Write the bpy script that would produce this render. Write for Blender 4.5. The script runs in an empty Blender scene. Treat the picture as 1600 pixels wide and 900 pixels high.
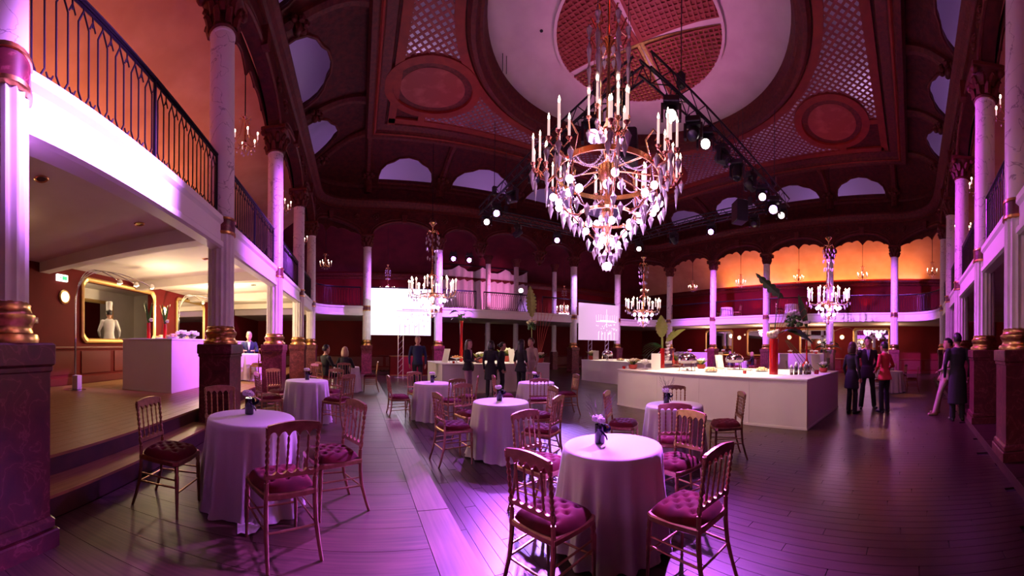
import bpy, bmesh, math, random
from mathutils import Vector, Matrix, Euler
PI = math.pi
R_ = math.radians
random.seed(7)
scene = bpy.context.scene
C = scene.collection

# ------------------------------------------------------------------ camera (stitched cylindrical panorama), world, exposure
FPX = 551.0
cam_d = bpy.data.cameras.new('camera')
cam = bpy.data.objects.new('camera', cam_d)
C.objects.link(cam)
cam_d.type = 'PANO'
cam_d.panorama_type = 'CENTRAL_CYLINDRICAL'
cam_d.central_cylindrical_range_u_min = -800.0 / FPX
cam_d.central_cylindrical_range_u_max = 800.0 / FPX
cam_d.central_cylindrical_range_v_min = -358.0 / FPX
cam_d.central_cylindrical_range_v_max = 542.0 / FPX
cam_d.central_cylindrical_radius = 1.0
cam_d.clip_start = 0.02
cam_d.clip_end = 200
cam.matrix_world = (Matrix.Translation((0, 0, 1.5)) @ Matrix.Rotation(-R_(24.96), 4, 'Z')
                    @ Matrix.Rotation(-R_(0.55), 4, 'Y') @ Matrix.Rotation(R_(90), 4, 'X'))
scene.camera = cam

world = bpy.data.worlds.new('world')
scene.world = world
world.use_nodes = True
world.node_tree.nodes['Background'].inputs[0].default_value = (0.42, 0.07, 0.55, 1)
world.node_tree.nodes['Background'].inputs[1].default_value = 0.012

vs = scene.view_settings
vs.view_transform = 'Standard'
vs.look = 'None'
vs.gamma = 1.0
vs.exposure = -0.05
vs.use_curve_mapping = False
scene.cycles.use_denoising = True
scene.cycles.max_bounces = 6
scene.cycles.transparent_max_bounces = 6
scene.cycles.sample_clamp_indirect = 6.0
scene.cycles.caustics_reflective = False
scene.cycles.caustics_refractive = False


def light(kind, loc, power, color, target=None, size=0.15, angle=40, blend=0.4, sx=None, sy=None, name=None):
    d = bpy.data.lights.new(name or kind.lower() + '_light', kind)
    d.energy = power
    d.color = color
    if kind in ('POINT', 'SPOT'):
        d.shadow_soft_size = size
    if kind == 'SPOT':
        d.spot_size = R_(angle)
        d.spot_blend = blend
    if kind == 'AREA':
        d.shape = 'RECTANGLE'
        d.size = sx or size
        d.size_y = sy or size
    o = bpy.data.objects.new(d.name, d)
    C.objects.link(o)
    if kind == 'SPOT' and target is not None:      # in front of the fixture's own lens
        loc = Vector(loc) + (Vector(target) - Vector(loc)).normalized() * 0.42
    o.location = loc
    if target is not None:
        o.rotation_euler = (Vector(target) - Vector(loc)).to_track_quat('-Z', 'Y').to_euler()
    return o


PURPLE = (0.50, 0.10, 1.0)
MAGENTA = (0.90, 0.12, 0.75)
VIOLET = (0.66, 0.22, 1.0)
PINK = (1.0, 0.45, 0.85)
RED = (1.0, 0.06, 0.08)
WARM = (1.0, 0.62, 0.30)
AMBER = (1.0, 0.36, 0.07)
CREAM = (1.0, 0.80, 0.52)
BLUE = (0.25, 0.18, 1.0)
# ------------------------------------------------------------------ lights: truss spots, chandelier glow, uplights on the ledges, lamps below the balcony
VIO = (0.52, 0.12, 1.0)
# violet moving heads on the truss
light('SPOT', (4.9, 5.6, 6.4), 42000, (0.60, 0.19, 1.0), (-2.1, 2.35, 3.2), 0.10, 18, 0.7, name='violet_spot_fascia')
light('SPOT', (4.9, 7.6, 6.4), 9500, (0.58, 0.11, 1.0), (-2.3, 8.4, 3.4), 0.15, 44, 0.7, name='violet_spot_left_row')
light('SPOT', (4.9, 9.0, 6.4), 13000, VIO, (0.35, 2.0, 0.1), 0.10, 20, 0.9, name='violet_spot_walkway')
light('SPOT', (4.9, 10.6, 6.4), 5000, VIO, (1.6, 6.0, 0.3), 0.12, 46, 0.8, name='violet_spot_mid_floor')
light('SPOT', (6.5, 4.7, 6.4), 13500, (0.58, 0.12, 1.0), (1.6, 1.9, 0.5), 0.10, 30, 0.8, name='violet_spot_near_table')
light('SPOT', (8.6, 13.7, 6.4), 9000, (0.42, 0.20, 1.0), (2.2, 3.2, 0.0), 0.10, 16, 0.6, name='blue_violet_spot_floor')
light('SPOT', (9.4, 4.7, 6.4), 11000, (0.58, 0.12, 1.0), (17.8, 2.0, 3.2), 0.15, 44, 0.7, name='violet_spot_right_wall')
light('SPOT', (7.8, 4.7, 6.4), 2600, (0.72, 0.06, 0.90), (8.2, -1.3, 3.5), 0.15, 80, 0.7, name='magenta_spot_right_row')
light('SPOT', (12.0, 13.6, 6.4), 2200, (0.55, 0.25, 1.0), (12.0, 17.0, 4.8), 0.12, 34, 0.5, name='violet_spot_far_column')
light('SPOT', (6.6, 13.7, 6.4), 5200, (0.58, 0.12, 1.0), (2.8, 17.2, 3.2), 0.15, 70, 0.7, name='violet_spot_far_row')
light('SPOT', (12.4, 10.0, 6.4), 6500, (0.60, 0.12, 1.0), (18.2, 10.5, 3.2), 0.15, 70, 0.7, name='violet_spot_far_right')
light('SPOT', (12.4, 12.2, 6.4), 1200, (0.80, 0.25, 0.95), (15.0, 17.2, 3.2), 0.15, 60, 0.7, name='pink_spot_far_corner')
# warm spots on the buffets and small warm pools on the floor
light('SPOT', (7.6, 4.7, 6.5), 4200, (1.0, 0.74, 0.46), (7.6, 4.4, 0.9), 0.15, 46, 0.5, name='warm_spot_buffet')
light('SPOT', (4.9, 10.6, 6.5), 1500, CREAM, (4.5, 11.9, 0.9), 0.15, 40, 0.6, name='warm_spot_left_buffet')
light('SPOT', (10.5, 13.5, 6.5), 2200, CREAM, (10.9, 10.7, 0.9), 0.15, 50, 0.6, name='warm_spot_far_buffet')
light('SPOT', (10.3, 4.7, 6.4), 7000, WARM, (6.35, 0.62, 0.0), 0.04, 6, 0.5, name='warm_pool')
light('SPOT', (11.2, 4.7, 6.4), 7000, WARM, (9.6, 0.55, 0.0), 0.04, 7, 0.5, name='warm_pool')
light('SPOT', (12.0, 4.7, 6.4), 5000, WARM, (11.6, 0.1, 0.0), 0.04, 8, 0.5, name='warm_pool')
# amber uplights hidden on the ledges of the outer walls
for (x, y, sx, p) in ((-6.05, 5.0, 13.5, 230), (22.05, 6.3, 13.5, 330), (9.0, -5.15, 12.0, 25)):
    o = light('AREA', (x, y, 5.80), p, (1.0, 0.34, 0.10), None, sx=0.15 if sx > 13 else sx, sy=sx if sx > 13 else 0.15, name='ledge_uplight')
    o.rotation_euler = (PI, 0, 0)
# lamps under the left balcony
for (x, y, p) in ((-4.4, 7.1, 62), (-4.2, 9.8, 320), (-4.2, 13.2, 150)):
    light('POINT', (x, y, 2.55), p, (1.0, 0.76, 0.42), size=0.12, name='counter_lamp')
light('POINT', (-4.4, 2.6, 3.1), 5, WARM, size=0.1, name='recessed_lamp')
# lamps under the far right balcony
for (y, p) in ((13.5, 70), (9.5, 90), (5.5, 90), (1.5, 60)):
    light('POINT', (20.6, y, 2.5), p, (1.0, 0.55, 0.35), size=0.12, name='bar_lamp')
# violet wash in the upper gallery behind the openings
for (x, y) in ((-3.2, 3.0), (-3.2, 10.0), (0.8, 18.4), (7.0, 18.6), (13.5, 18.6), (19.4, 12.0), (19.4, 5.0), (14.0, -2.6), (7.0, -2.6)):
    light('POINT', (x, y, 8.9), 26, (0.60, 0.28, 1.0), size=0.3, name='gallery_wash')
# wash on the ceiling carving and on the disc
light('SPOT', (7.6, 7.2, 7.2), 210, (1.0, 0.24, 0.60), (7.6, 7.17, 10.5), 0.3, 118, 0.5, name='ceiling_wash')
for (x, y) in ((3.2, 3.0), (3.2, 11.5), (13.0, 12.0), (13.0, 3.0)):
    light('POINT', (x, y, 8.2), 22, (1.0, 0.07, 0.09), size=0.5, name='red_wash')
# red uplights on the balcony wall of the far right side
for y in (13.0, 10.6, 8.4, 5.6, 3.0):
    light('SPOT', (21.6, y, 3.5), 70, RED, (22.2, y, 5.0), 0.05, 70, 0.6, name='red_uplight')
# pink followspot behind the far balcony
light('SPOT', (8.4, 18.3, 4.6), 260, (1.0, 0.22, 0.6), (8.0, 21.4, 5.2), 0.08, 90, 0.5, name='pink_followspot')
light('SPOT', (4.9, 5.9, 6.4), 1500, (1.0, 0.66, 0.46), (6.3, 4.2, 0.4), 0.15, 60, 0.7, name='warm_spot_counter_front')
light('POINT', (-7.4, 7.6, 3.2), 22, CREAM, size=0.1, name='kitchen_lamp')
# lilac light in the attic behind the open lattice
for (x, y) in ((1.8, 7.2), (7.4, 1.8), (13.6, 7.2), (7.4, 12.6), (2.0, 12.5), (13.5, 1.8)):
    light('POINT', (x, y, 10.9), 26, (0.80, 0.50, 1.0), size=0.3, name='attic_lamp')
light('SPOT', (8.6, 4.7, 6.4), 1600, (0.50, 0.08, 1.0), (6.0, 0.3, 0.0), 0.15, 50, 0.8, name='violet_spot_right_floor')


# ------------------------------------------------------------------ materials


def mat(name, col, rough=0.5, metal=0.0, spec=0.5, col2=None, scale=8.0, detail=4.0, bump=0.0, bscale=None,
        emit=None, estr=0.0, trans=0.0, sheen=0.0, stretch=None, lo=0.35, hi=0.65, coat=0.0, alpha=1.0):
    m = bpy.data.materials.new(name)
    m.use_nodes = True
    nt = m.node_tree
    b = nt.nodes['Principled BSDF']
    b.inputs['Base Color'].default_value = (*col, 1)
    b.inputs['Roughness'].default_value = rough
    b.inputs['Metallic'].default_value = metal
    b.inputs['Specular IOR Level'].default_value = spec
    b.inputs['Transmission Weight'].default_value = trans
    b.inputs['Sheen Weight'].default_value = sheen
    b.inputs['Coat Weight'].default_value = coat
    b.inputs['Alpha'].default_value = alpha
    if emit:
        b.inputs['Emission Color'].default_value = (*emit, 1)
        b.inputs['Emission Strength'].default_value = estr
    if col2 or bump:
        tc = nt.nodes.new('ShaderNodeTexCoord')
        mp = nt.nodes.new('ShaderNodeMapping')
        if stretch:
            mp.inputs['Scale'].default_value = stretch
        nt.links.new(tc.outputs['Object'], mp.inputs[0])
    if col2:
        n = nt.nodes.new('ShaderNodeTexNoise')
        n.inputs['Scale'].default_value = scale
        n.inputs['Detail'].default_value = detail
        nt.links.new(mp.outputs[0], n.inputs['Vector'])
        cr = nt.nodes.new('ShaderNodeValToRGB')
        cr.color_ramp.elements[0].position = lo
        cr.color_ramp.elements[1].position = hi
        cr.color_ramp.elements[0].color = (*col, 1)
        cr.color_ramp.elements[1].color = (*col2, 1)
        nt.links.new(n.outputs['Fac'], cr.inputs[0])
        nt.links.new(cr.outputs[0], b.inputs['Base Color'])
    if bump:
        n2 = nt.nodes.new('ShaderNodeTexNoise')
        n2.inputs['Scale'].default_value = bscale or scale
        n2.inputs['Detail'].default_value = 5
        nt.links.new(mp.outputs[0], n2.inputs['Vector'])
        bp = nt.nodes.new('ShaderNodeBump')
        bp.inputs['Strength'].default_value = bump
        bp.inputs['Distance'].default_value = 0.03
        nt.links.new(n2.outputs['Fac'], bp.inputs['Height'])
        nt.links.new(bp.outputs[0], b.inputs['Normal'])
    return m


def veined(name, col, vein, scale=2.2, rough=0.35, width=0.02, mottled=None):
    """marble: thin veins where a distorted noise crosses its middle"""
    m = mat(name, col, rough)
    nt = m.node_tree
    b = nt.nodes['Principled BSDF']
    g = nt.nodes.new('ShaderNodeNewGeometry')
    n = nt.nodes.new('ShaderNodeTexNoise')
    n.inputs['Scale'].default_value = scale
    n.inputs['Detail'].default_value = 5
    n.inputs['Distortion'].default_value = 0.9
    nt.links.new(g.outputs['Position'], n.inputs['Vector'])
    s = nt.nodes.new('ShaderNodeMath'); s.operation = 'SUBTRACT'; s.inputs[1].default_value = 0.5
    a = nt.nodes.new('ShaderNodeMath'); a.operation = 'ABSOLUTE'
    nt.links.new(n.outputs['Fac'], s.inputs[0]); nt.links.new(s.outputs[0], a.inputs[0])
    cr = nt.nodes.new('ShaderNodeValToRGB')
    cr.color_ramp.elements[0].position = 0.0
    cr.color_ramp.elements[0].color = (*vein, 1)
    cr.color_ramp.elements[1].position = width
    cr.color_ramp.elements[1].color = (*col, 1)
    if mottled:
        e = cr.color_ramp.elements.new(0.2)
        e.color = (*mottled, 1)
    nt.links.new(a.outputs[0], cr.inputs[0])
    nt.links.new(cr.outputs[0], b.inputs['Base Color'])
    return m


def plank_mat(name, c1, c2, rough=0.35, axis='Y'):
    """wood: per-plank tone by object position, grain along the plank"""
    m = mat(name, c1, rough)
    nt = m.node_tree
    b = nt.nodes['Principled BSDF']
    g = nt.nodes.new('ShaderNodeNewGeometry')
    mp = nt.nodes.new('ShaderNodeMapping')
    mp.inputs['Scale'].default_value = (22, 0.9, 1) if axis == 'Y' else (0.9, 22, 1)
    nt.links.new(g.outputs['Position'], mp.inputs[0])
    n = nt.nodes.new('ShaderNodeTexNoise')
    n.inputs['Scale'].default_value = 2.0
    n.inputs['Detail'].default_value = 6
    nt.links.new(mp.outputs[0], n.inputs['Vector'])
    cr = nt.nodes.new('ShaderNodeValToRGB')
    cr.color_ramp.elements[0].position = 0.3
    cr.color_ramp.elements[1].position = 0.72
    cr.color_ramp.elements[0].color = (*c1, 1)
    cr.color_ramp.elements[1].color = (*c2, 1)
    nt.links.new(n.outputs['Fac'], cr.inputs[0])
    hv = nt.nodes.new('ShaderNodeHueSaturation')
    mr = nt.nodes.new('ShaderNodeMapRange')
    mr.inputs['To Min'].default_value = 0.65
    mr.inputs['To Max'].default_value = 1.3
    nt.links.new(g.outputs['Random Per Island'], mr.inputs['Value'])
    nt.links.new(mr.outputs[0], hv.inputs['Value'])
    nt.links.new(cr.outputs[0], hv.inputs['Color'])
    nt.links.new(hv.outputs[0], b.inputs['Base Color'])
    n3 = nt.nodes.new('ShaderNodeTexNoise'); n3.inputs['Scale'].default_value = 1.7; n3.inputs['Detail'].default_value = 3
    mr2 = nt.nodes.new('ShaderNodeMapRange'); mr2.inputs['To Min'].default_value = rough - 0.03; mr2.inputs['To Max'].default_value = rough + 0.08
    nt.links.new(g.outputs['Position'], n3.inputs['Vector']); nt.links.new(n3.outputs['Fac'], mr2.inputs['Value']); nt.links.new(mr2.outputs[0], b.inputs['Roughness'])
    return m


M = {}
M['marble'] = veined('white_marble', (0.74, 0.68, 0.68), (0.30, 0.24, 0.28), 2.4, 0.4, 0.012)
M['flute'] = mat('painted_fluting', (0.74, 0.69, 0.68), 0.45, col2=(0.66, 0.60, 0.60), scale=5)
M['redmarble'] = veined('red_marble', (0.13, 0.022, 0.030), (0.24, 0.06, 0.075), 5.0, 0.3, 0.02, (0.075, 0.014, 0.022))
M['gold'] = mat('gilding', (0.72, 0.42, 0.16), 0.3, 1.0, col2=(0.5, 0.27, 0.09), scale=14)
M['brass'] = mat('brass', (0.75, 0.45, 0.22), 0.25, 1.0)
M['carved'] = mat('carved_plaster', (0.095, 0.011, 0.010), 0.65, spec=0.25, col2=(0.050, 0.006, 0.007), scale=6, bump=0.5, bscale=14)
M['carved2'] = mat('carved_moulding', (0.135, 0.019, 0.014), 0.55, spec=0.3, col2=(0.075, 0.010, 0.009), scale=9, bump=0.3, bscale=20)
M['frame'] = mat('coffer_frame_paint', (0.26, 0.028, 0.014), 0.55, spec=0.3, col2=(0.20, 0.020, 0.011), scale=4)
M['medal'] = mat('painted_medallion', (0.24, 0.035, 0.025), 0.6, col2=(0.36, 0.085, 0.06), scale=2.2, detail=7, lo=0.5, hi=0.72)
M['lattice'] = mat('lattice_bars', (0.27, 0.05, 0.045), 0.6)
M['disc'] = mat('pale_ceiling', (0.78, 0.70, 0.70), 0.8, col2=(0.70, 0.61, 0.62), scale=1.6)
M['backing'] = mat('lattice_backing', (0.86, 0.80, 0.84), 0.8)
M['cream'] = mat('cream_plaster', (0.80, 0.72, 0.66), 0.8, col2=(0.72, 0.63, 0.57), scale=1.2)
M['fascia'] = mat('white_paint', (0.84, 0.80, 0.80), 0.5)
M['orange'] = mat('amber_tinted_plaster', (0.66, 0.38, 0.24), 0.85, col2=(0.56, 0.30, 0.18), scale=1.1)  # cream plaster with the orange of the warm light mixed into its colour
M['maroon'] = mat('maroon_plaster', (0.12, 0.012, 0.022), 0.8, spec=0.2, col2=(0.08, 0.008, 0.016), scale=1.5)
M['redwall'] = mat('red_wall', (0.135, 0.0035, 0.006), 0.7, spec=0.2, col2=(0.11, 0.003, 0.005), scale=1.5)
M['redpanel'] = mat('red_wainscot', (0.12, 0.005, 0.006), 0.4)
M['iron'] = mat('black_iron', (0.018, 0.014, 0.024), 0.3, 0.6)
M['black'] = mat('matt_black', (0.012, 0.010, 0.014), 0.5)
M['truss'] = mat('black_truss', (0.03, 0.028, 0.035), 0.35, 0.7)
M['alu'] = mat('aluminium', (0.7, 0.68, 0.72), 0.3, 1.0)
M['chrome'] = mat('chrome', (0.85, 0.83, 0.85), 0.08, 1.0)
M['cloth'] = mat('white_tablecloth', (0.80, 0.76, 0.78), 0.75, sheen=0.2, bump=0.05, bscale=60)
M['drape'] = mat('white_counter_skirt', (0.80, 0.75, 0.72), 0.7, col2=(0.76, 0.70, 0.67), scale=1.5)
M['gilt'] = mat('gilt_chair_paint', (0.50, 0.27, 0.17), 0.30, 0.8, col2=(0.38, 0.19, 0.12), scale=20)
M['velvet'] = mat('burgundy_velvet', (0.13, 0.004, 0.010), 0.8, spec=0.15, sheen=0.06, col2=(0.075, 0.002, 0.006), scale=9)
M['plank'] = plank_mat('dance_floor_oak', (0.022, 0.009, 0.008), (0.055, 0.022, 0.017), 0.28)
M['board'] = plank_mat('walkway_board', (0.055, 0.026, 0.019), (0.115, 0.056, 0.040), 0.38, 'X')
M['frieze'] = plank_mat('frieze_board', (0.095, 0.048, 0.034), (0.17, 0.09, 0.064), 0.38)
M['stageplank'] = plank_mat('platform_plank', (0.20, 0.085, 0.032), (0.33, 0.15, 0.06), 0.4)
M['riser'] = mat('dark_riser', (0.07, 0.02, 0.015), 0.5, col2=(0.04, 0.012, 0.01), scale=5)
M['underfloor'] = mat('underfloor', (0.015, 0.007, 0.006), 0.8)
M['crystal'] = mat('crystal', (0.92, 0.85, 0.92), 0.06, 0.0, 1.0, trans=0.45, coat=1.0)
M['bead'] = mat('crystal_bead', (0.85, 0.74, 0.80), 0.12, 0.1, 1.0, coat=1.0)
M['copper'] = mat('gilt_bronze', (0.72, 0.36, 0.22), 0.25, 1.0)
M['wax'] = mat('candle_tube', (0.9, 0.78, 0.72), 0.5, emit=(1.0, 0.65, 0.6), estr=0.9)
M['flame'] = mat('flame_bulb', (1, 0.9, 0.8), 0.4, emit=(1.0, 0.72, 0.50), estr=15)
M['globe'] = mat('opal_globe', (1, 0.9, 0.95), 0.4, emit=(0.95, 0.52, 1.0), estr=18)
M['smallflame'] = mat('small_bulb', (1, 0.9, 0.8), 0.4, emit=(1.0, 0.66, 0.45), estr=16)
M['lens_violet'] = mat('violet_lens', (0.6, 0.3, 1), 0.3, emit=(0.55, 0.20, 1.0), estr=40)
M['lens_white'] = mat('white_lens', (1, 0.9, 0.8), 0.3, emit=(1.0, 0.85, 0.80), estr=14)
M['lens_dark'] = mat('dark_lens', (0.03, 0.03, 0.06), 0.08, 0.2, 1.0)
M['lamp_warm'] = mat('warm_lamp_glass', (1, 0.9, 0.7), 0.4, emit=(1.0, 0.74, 0.40), estr=6)
M['screen'] = mat('projection_screen', (0.25, 0.25, 0.25), 0.7, emit=(1.0, 0.88, 1.0), estr=1.5)
M['screen_dim'] = mat('projected_image', (0.15, 0.10, 0.16), 0.7, emit=(0.86, 0.56, 0.92), estr=0.62)
M['screen_pink'] = mat('projection_screen_pink', (0.15, 0.12, 0.15), 0.7, emit=(1.0, 0.58, 0.92), estr=0.78)
M['screen_dim2'] = mat('projected_image_white', (0.25, 0.25, 0.25), 0.7, emit=(1.0, 0.93, 1.0), estr=1.5)
M['exit'] = mat('exit_sign_face', (0.9, 0.9, 0.9), 0.4, emit=(0.95, 1.0, 0.90), estr=2.0)
M['exitgreen'] = mat('exit_sign_green', (0.05, 0.5, 0.2), 0.4, emit=(0.1, 0.9, 0.4), estr=0.9)
M['mirror'] = mat('mirror_glass', (0.9, 0.88, 0.9), 0.02, 1.0)
M['goldframe'] = mat('gilt_frame', (0.80, 0.52, 0.20), 0.35, 0.85)
M['redglass'] = mat('red_glass', (0.75, 0.02, 0.02), 0.08, 0.0, 0.8, trans=0.35, coat=0.6)
M['clearglass'] = mat('clear_glass', (0.92, 0.92, 0.95), 0.03, 0.0, 0.6, trans=0.9)
M['blackglass'] = mat('black_vase', (0.012, 0.008, 0.02), 0.12, 0.0, 0.7)
M['ribbon'] = mat('dark_satin_ribbon', (0.03, 0.015, 0.07), 0.22, 0.2)
M['petal'] = mat('white_petal', (0.85, 0.78, 0.84), 0.7, sheen=0.3)
M['cream_petal'] = mat('cream_petal', (0.88, 0.80, 0.58), 0.7)
M['leaf'] = mat('dark_leaf', (0.03, 0.075, 0.022), 0.4, col2=(0.05, 0.12, 0.03), scale=6)
M['lightleaf'] = mat('light_leaf', (0.26, 0.32, 0.05), 0.45, col2=(0.36, 0.40, 0.09), scale=7)
M['redstem'] = mat('red_branch', (0.5, 0.05, 0.03), 0.5)
M['terracotta'] = mat('red_pot', (0.45, 0.05, 0.04), 0.4)
M['paper'] = mat('white_card', (0.85, 0.82, 0.78), 0.6)
M['food'] = mat('canapes', (0.75, 0.36, 0.16), 0.6, col2=(0.85, 0.7, 0.5), scale=25)
M['fruit'] = mat('orange_fruit', (0.8, 0.33, 0.08), 0.4)
M['steel'] = mat('polished_steel', (0.8, 0.78, 0.76), 0.12, 1.0)
M['wire'] = mat('dark_wire', (0.06, 0.05, 0.05), 0.4, 0.8)
M['skin'] = mat('skin', (0.55, 0.30, 0.22), 0.5)
M['hairdark'] = mat('dark_hair', (0.015, 0.010, 0.010), 0.4)
M['hairbrown'] = mat('brown_hair', (0.07, 0.035, 0.02), 0.4)
M['hairgrey'] = mat('grey_hair', (0.30, 0.27, 0.26), 0.5)
M['hairblond'] = mat('blond_hair', (0.45, 0.30, 0.16), 0.45)
M['cblack'] = mat('black_cloth', (0.014, 0.012, 0.016), 0.8)
M['cnavy'] = mat('navy_cloth', (0.012, 0.018, 0.075), 0.75)
M['cblue'] = mat('blue_cloth', (0.03, 0.06, 0.22), 0.75)
M['cmauve'] = mat('mauve_cloth', (0.36, 0.20, 0.24), 0.8)
M['cbeige'] = mat('beige_cloth', (0.48, 0.36, 0.30), 0.8)
M['cred'] = mat('red_jacket_cloth', (0.50, 0.035, 0.03), 0.75)
M['cwhite'] = mat('white_cloth', (0.82, 0.80, 0.80), 0.75)
M['cshirt'] = mat('pale_shirt', (0.62, 0.68, 0.80), 0.7)
M['ctie'] = mat('blue_tie', (0.15, 0.3, 0.55), 0.6)
M['shoe'] = mat('dark_shoe', (0.015, 0.012, 0.012), 0.3)
M['tanshoe'] = mat('tan_shoe', (0.40, 0.26, 0.16), 0.4)

# ------------------------------------------------------------------ mesh helpers


class MB:
    def __init__(s):
        s.v = []; s.f = []; s.mi = []; s.cur = 0

    def add(s, vs_, fs_):
        o = len(s.v)
        s.v += [tuple(p) for p in vs_]
        s.f += [tuple(i + o for i in f) for f in fs_]
        s.mi += [s.cur] * len(fs_)
        return s

    def box(s, c, d, rz=0.0, taper=1.0):
        hx, hy, hz = d[0] / 2, d[1] / 2, d[2] / 2
        cs, sn = math.cos(rz), math.sin(rz)
        vs_ = []
        for z, k in ((-hz, 1), (hz, taper)):
            for x, y in ((-hx, -hy), (hx, -hy), (hx, hy), (-hx, hy)):
                x *= k; y *= k
                vs_.append((c[0] + x * cs - y * sn, c[1] + x * sn + y * cs, c[2] + z))
        return s.add(vs_, [(3, 2, 1, 0), (4, 5, 6, 7), (0, 1, 5, 4), (1, 2, 6, 5), (2, 3, 7, 6), (3, 0, 4, 7)])

    def bbox(s, c, d, b=0.01):
        """box with chamfered vertical and top edges"""
        x, y, z = d[0] / 2, d[1] / 2, d[2] / 2
        def ring(ix, zz):
            X, Y = x - ix, y - ix
            q = b * 0.6
            return [(c[0] + p, c[1] + r, c[2] + zz) for p, r in ((-X + q, -Y), (X - q, -Y), (X, -Y + q), (X, Y - q), (X - q, Y), (-X + q, Y), (-X, Y - q), (-X, -Y + q))]
        rs = [ring(b, -z), ring(0, -z + b), ring(0, z - b), ring(b, z)]
        return s.rings(rs, True, True, True)

    def rings(s, rs, cap0=False, cap1=False, closed=True):
        n = len(rs[0])
        vs_ = [p for r in rs for p in r]
        fs_ = []
        for i in range(len(rs) - 1):
            for j in range(n if closed else n - 1):
                a = i * n + j; b = i * n + (j + 1) % n
                fs_.append((a, b, b + n, a + n))
        if cap0:
            fs_.append(tuple(range(n - 1, -1, -1)))
        if cap1:
            fs_.append(tuple(range((len(rs) - 1) * n, len(rs) * n)))
        return s.add(vs_, fs_)

    def lathe(s, prof, seg=16, c=(0, 0, 0), cap=True, rfun=None):
        rs = []
        for r, z in prof:
            ring = []
            for k in range(seg):
                a = 2 * PI * k / seg
                rr = r * (rfun(a, z) if rfun else 1)
                ring.append((c[0] + rr * math.cos(a), c[1] + rr * math.sin(a), c[2] + z))
            rs.append(ring)
        return s.rings(rs, cap and prof[0][0] > 1e-5, cap and prof[-1][0] > 1e-5)

    def tube(s, pts, rad, seg=6, cap=True, flat=None):
        pts = [Vector(p) for p in pts]
        n = len(pts)
        if not isinstance(rad, (list, tuple)):
            rad = [rad] * n
        t0 = (pts[1] - pts[0]).normalized()
        up = Vector((0, 0, 1)) if abs(t0.z) < 0.9 else Vector((1, 0, 0))
        u = (up - t0 * up.dot(t0)).normalized()
        rs = []
        for i, p in enumerate(pts):
            t = (pts[min(i + 1, n - 1)] - pts[max(i - 1, 0)])
            t = t.normalized() if t.length > 1e-9 else t0
            u = (u - t * u.dot(t))
            u = u.normalized() if u.length > 1e-6 else t.orthogonal().normalized()
            w = t.cross(u)
            ring = []
            for k in range(seg):
                a = 2 * PI * (k + 0.5) / seg
                kx = flat if flat else 1
                ring.append(p + (u * math.cos(a) * kx + w * math.sin(a)) * rad[i])
            rs.append(ring)
        return s.rings(rs, cap, cap)

    def ball(s, c, r, seg=8, rg=6):
        if not isinstance(r, (list, tuple)):
            r = (r, r, r)
        vs_ = [(c[0], c[1], c[2] - r[2])]
        for i in range(1, rg):
            t = -PI / 2 + PI * i / rg
            for k in range(seg):
                a = 2 * PI * k / seg
                vs_.append((c[0] + r[0] * math.cos(t) * math.cos(a), c[1] + r[1] * math.cos(t) * math.sin(a), c[2] + r[2] * math.sin(t)))
        vs_.append((c[0], c[1], c[2] + r[2]))
        fs_ = [(0, 1 + (k + 1) % seg, 1 + k) for k in range(seg)]
        for i in range(rg - 2):
            for k in range(seg):
                a = 1 + i * seg + k; b = 1 + i * seg + (k + 1) % seg
                fs_.append((a, b, b + seg, a + seg))
        l = len(vs_) - 1
        o = 1 + (rg - 2) * seg
        fs_ += [(o + k, o + (k + 1) % seg, l) for k in range(seg)]
        return s.add(vs_, fs_)

    def octa(s, c, r, h1, h2=None):
        """faceted drop: hexagonal girdle, point below and above"""
        h2 = h2 or h1
        vs_ = [(c[0] + r * math.cos(PI * k / 3), c[1] + r * math.sin(PI * k / 3), c[2]) for k in range(6)]
        vs_ += [(c[0], c[1], c[2] + h1), (c[0], c[1], c[2] - h2)]
        return s.add(vs_, [(k, (k + 1) % 6, 6) for k in range(6)] + [((k + 1) % 6, k, 7) for k in range(6)])

    def prism(s, poly, z0, z1):
        n = len(poly)
        vs_ = [(p[0], p[1], z0) for p in poly] + [(p[0], p[1], z1) for p in poly]
        fs_ = [tuple(range(n - 1, -1, -1)), tuple(range(n, 2 * n))] + [(i, (i + 1) % n, n + (i + 1) % n, n + i) for i in range(n)]
        return s.add(vs_, fs_)

    def mesh(s, name, mats, smooth=False):
        me = bpy.data.meshes.new(name)
        me.from_pydata(s.v, [], s.f)
        if not isinstance(mats, (list, tuple)):
            mats = [mats]
        for m in mats:
            me.materials.append(M[m] if isinstance(m, str) else m)
        if len(mats) > 1:
            me.polygons.foreach_set('material_index', s.mi)
        if smooth:
            me.polygons.foreach_set('use_smooth', [True] * len(me.polygons))
            if smooth != 'all':
                bm = bmesh.new(); bm.from_mesh(me)
                lim = R_(smooth if isinstance(smooth, (int, float)) and smooth is not True else 40)
                for e in bm.edges:
                    if len(e.link_faces) == 2 and e.calc_face_angle(0) > lim:
                        e.smooth = False
                bm.to_mesh(me); bm.free()
        me.update()
        return me

    def build(s, name, mats, parent=None, smooth=False, loc=None, rot=None):
        return place(s.mesh(name, mats, smooth), name, parent, loc, rot)


def place(me, name, parent=None, loc=None, rot=None, scale=None):
    o = bpy.data.objects.new(name, me)
    C.objects.link(o)
    if parent is not None:
        o.parent = parent
    if loc is not None:
        o.location = loc
    if rot is not None:
        o.rotation_euler = rot
    if scale is not None:
        o.scale = scale if isinstance(scale, (list, tuple)) else (scale,) * 3
    return o


def tag(o, label, cat, group=None):
    o['label'] = label
    o['category'] = cat
    if group:
        o['group'] = group
    return o


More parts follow.
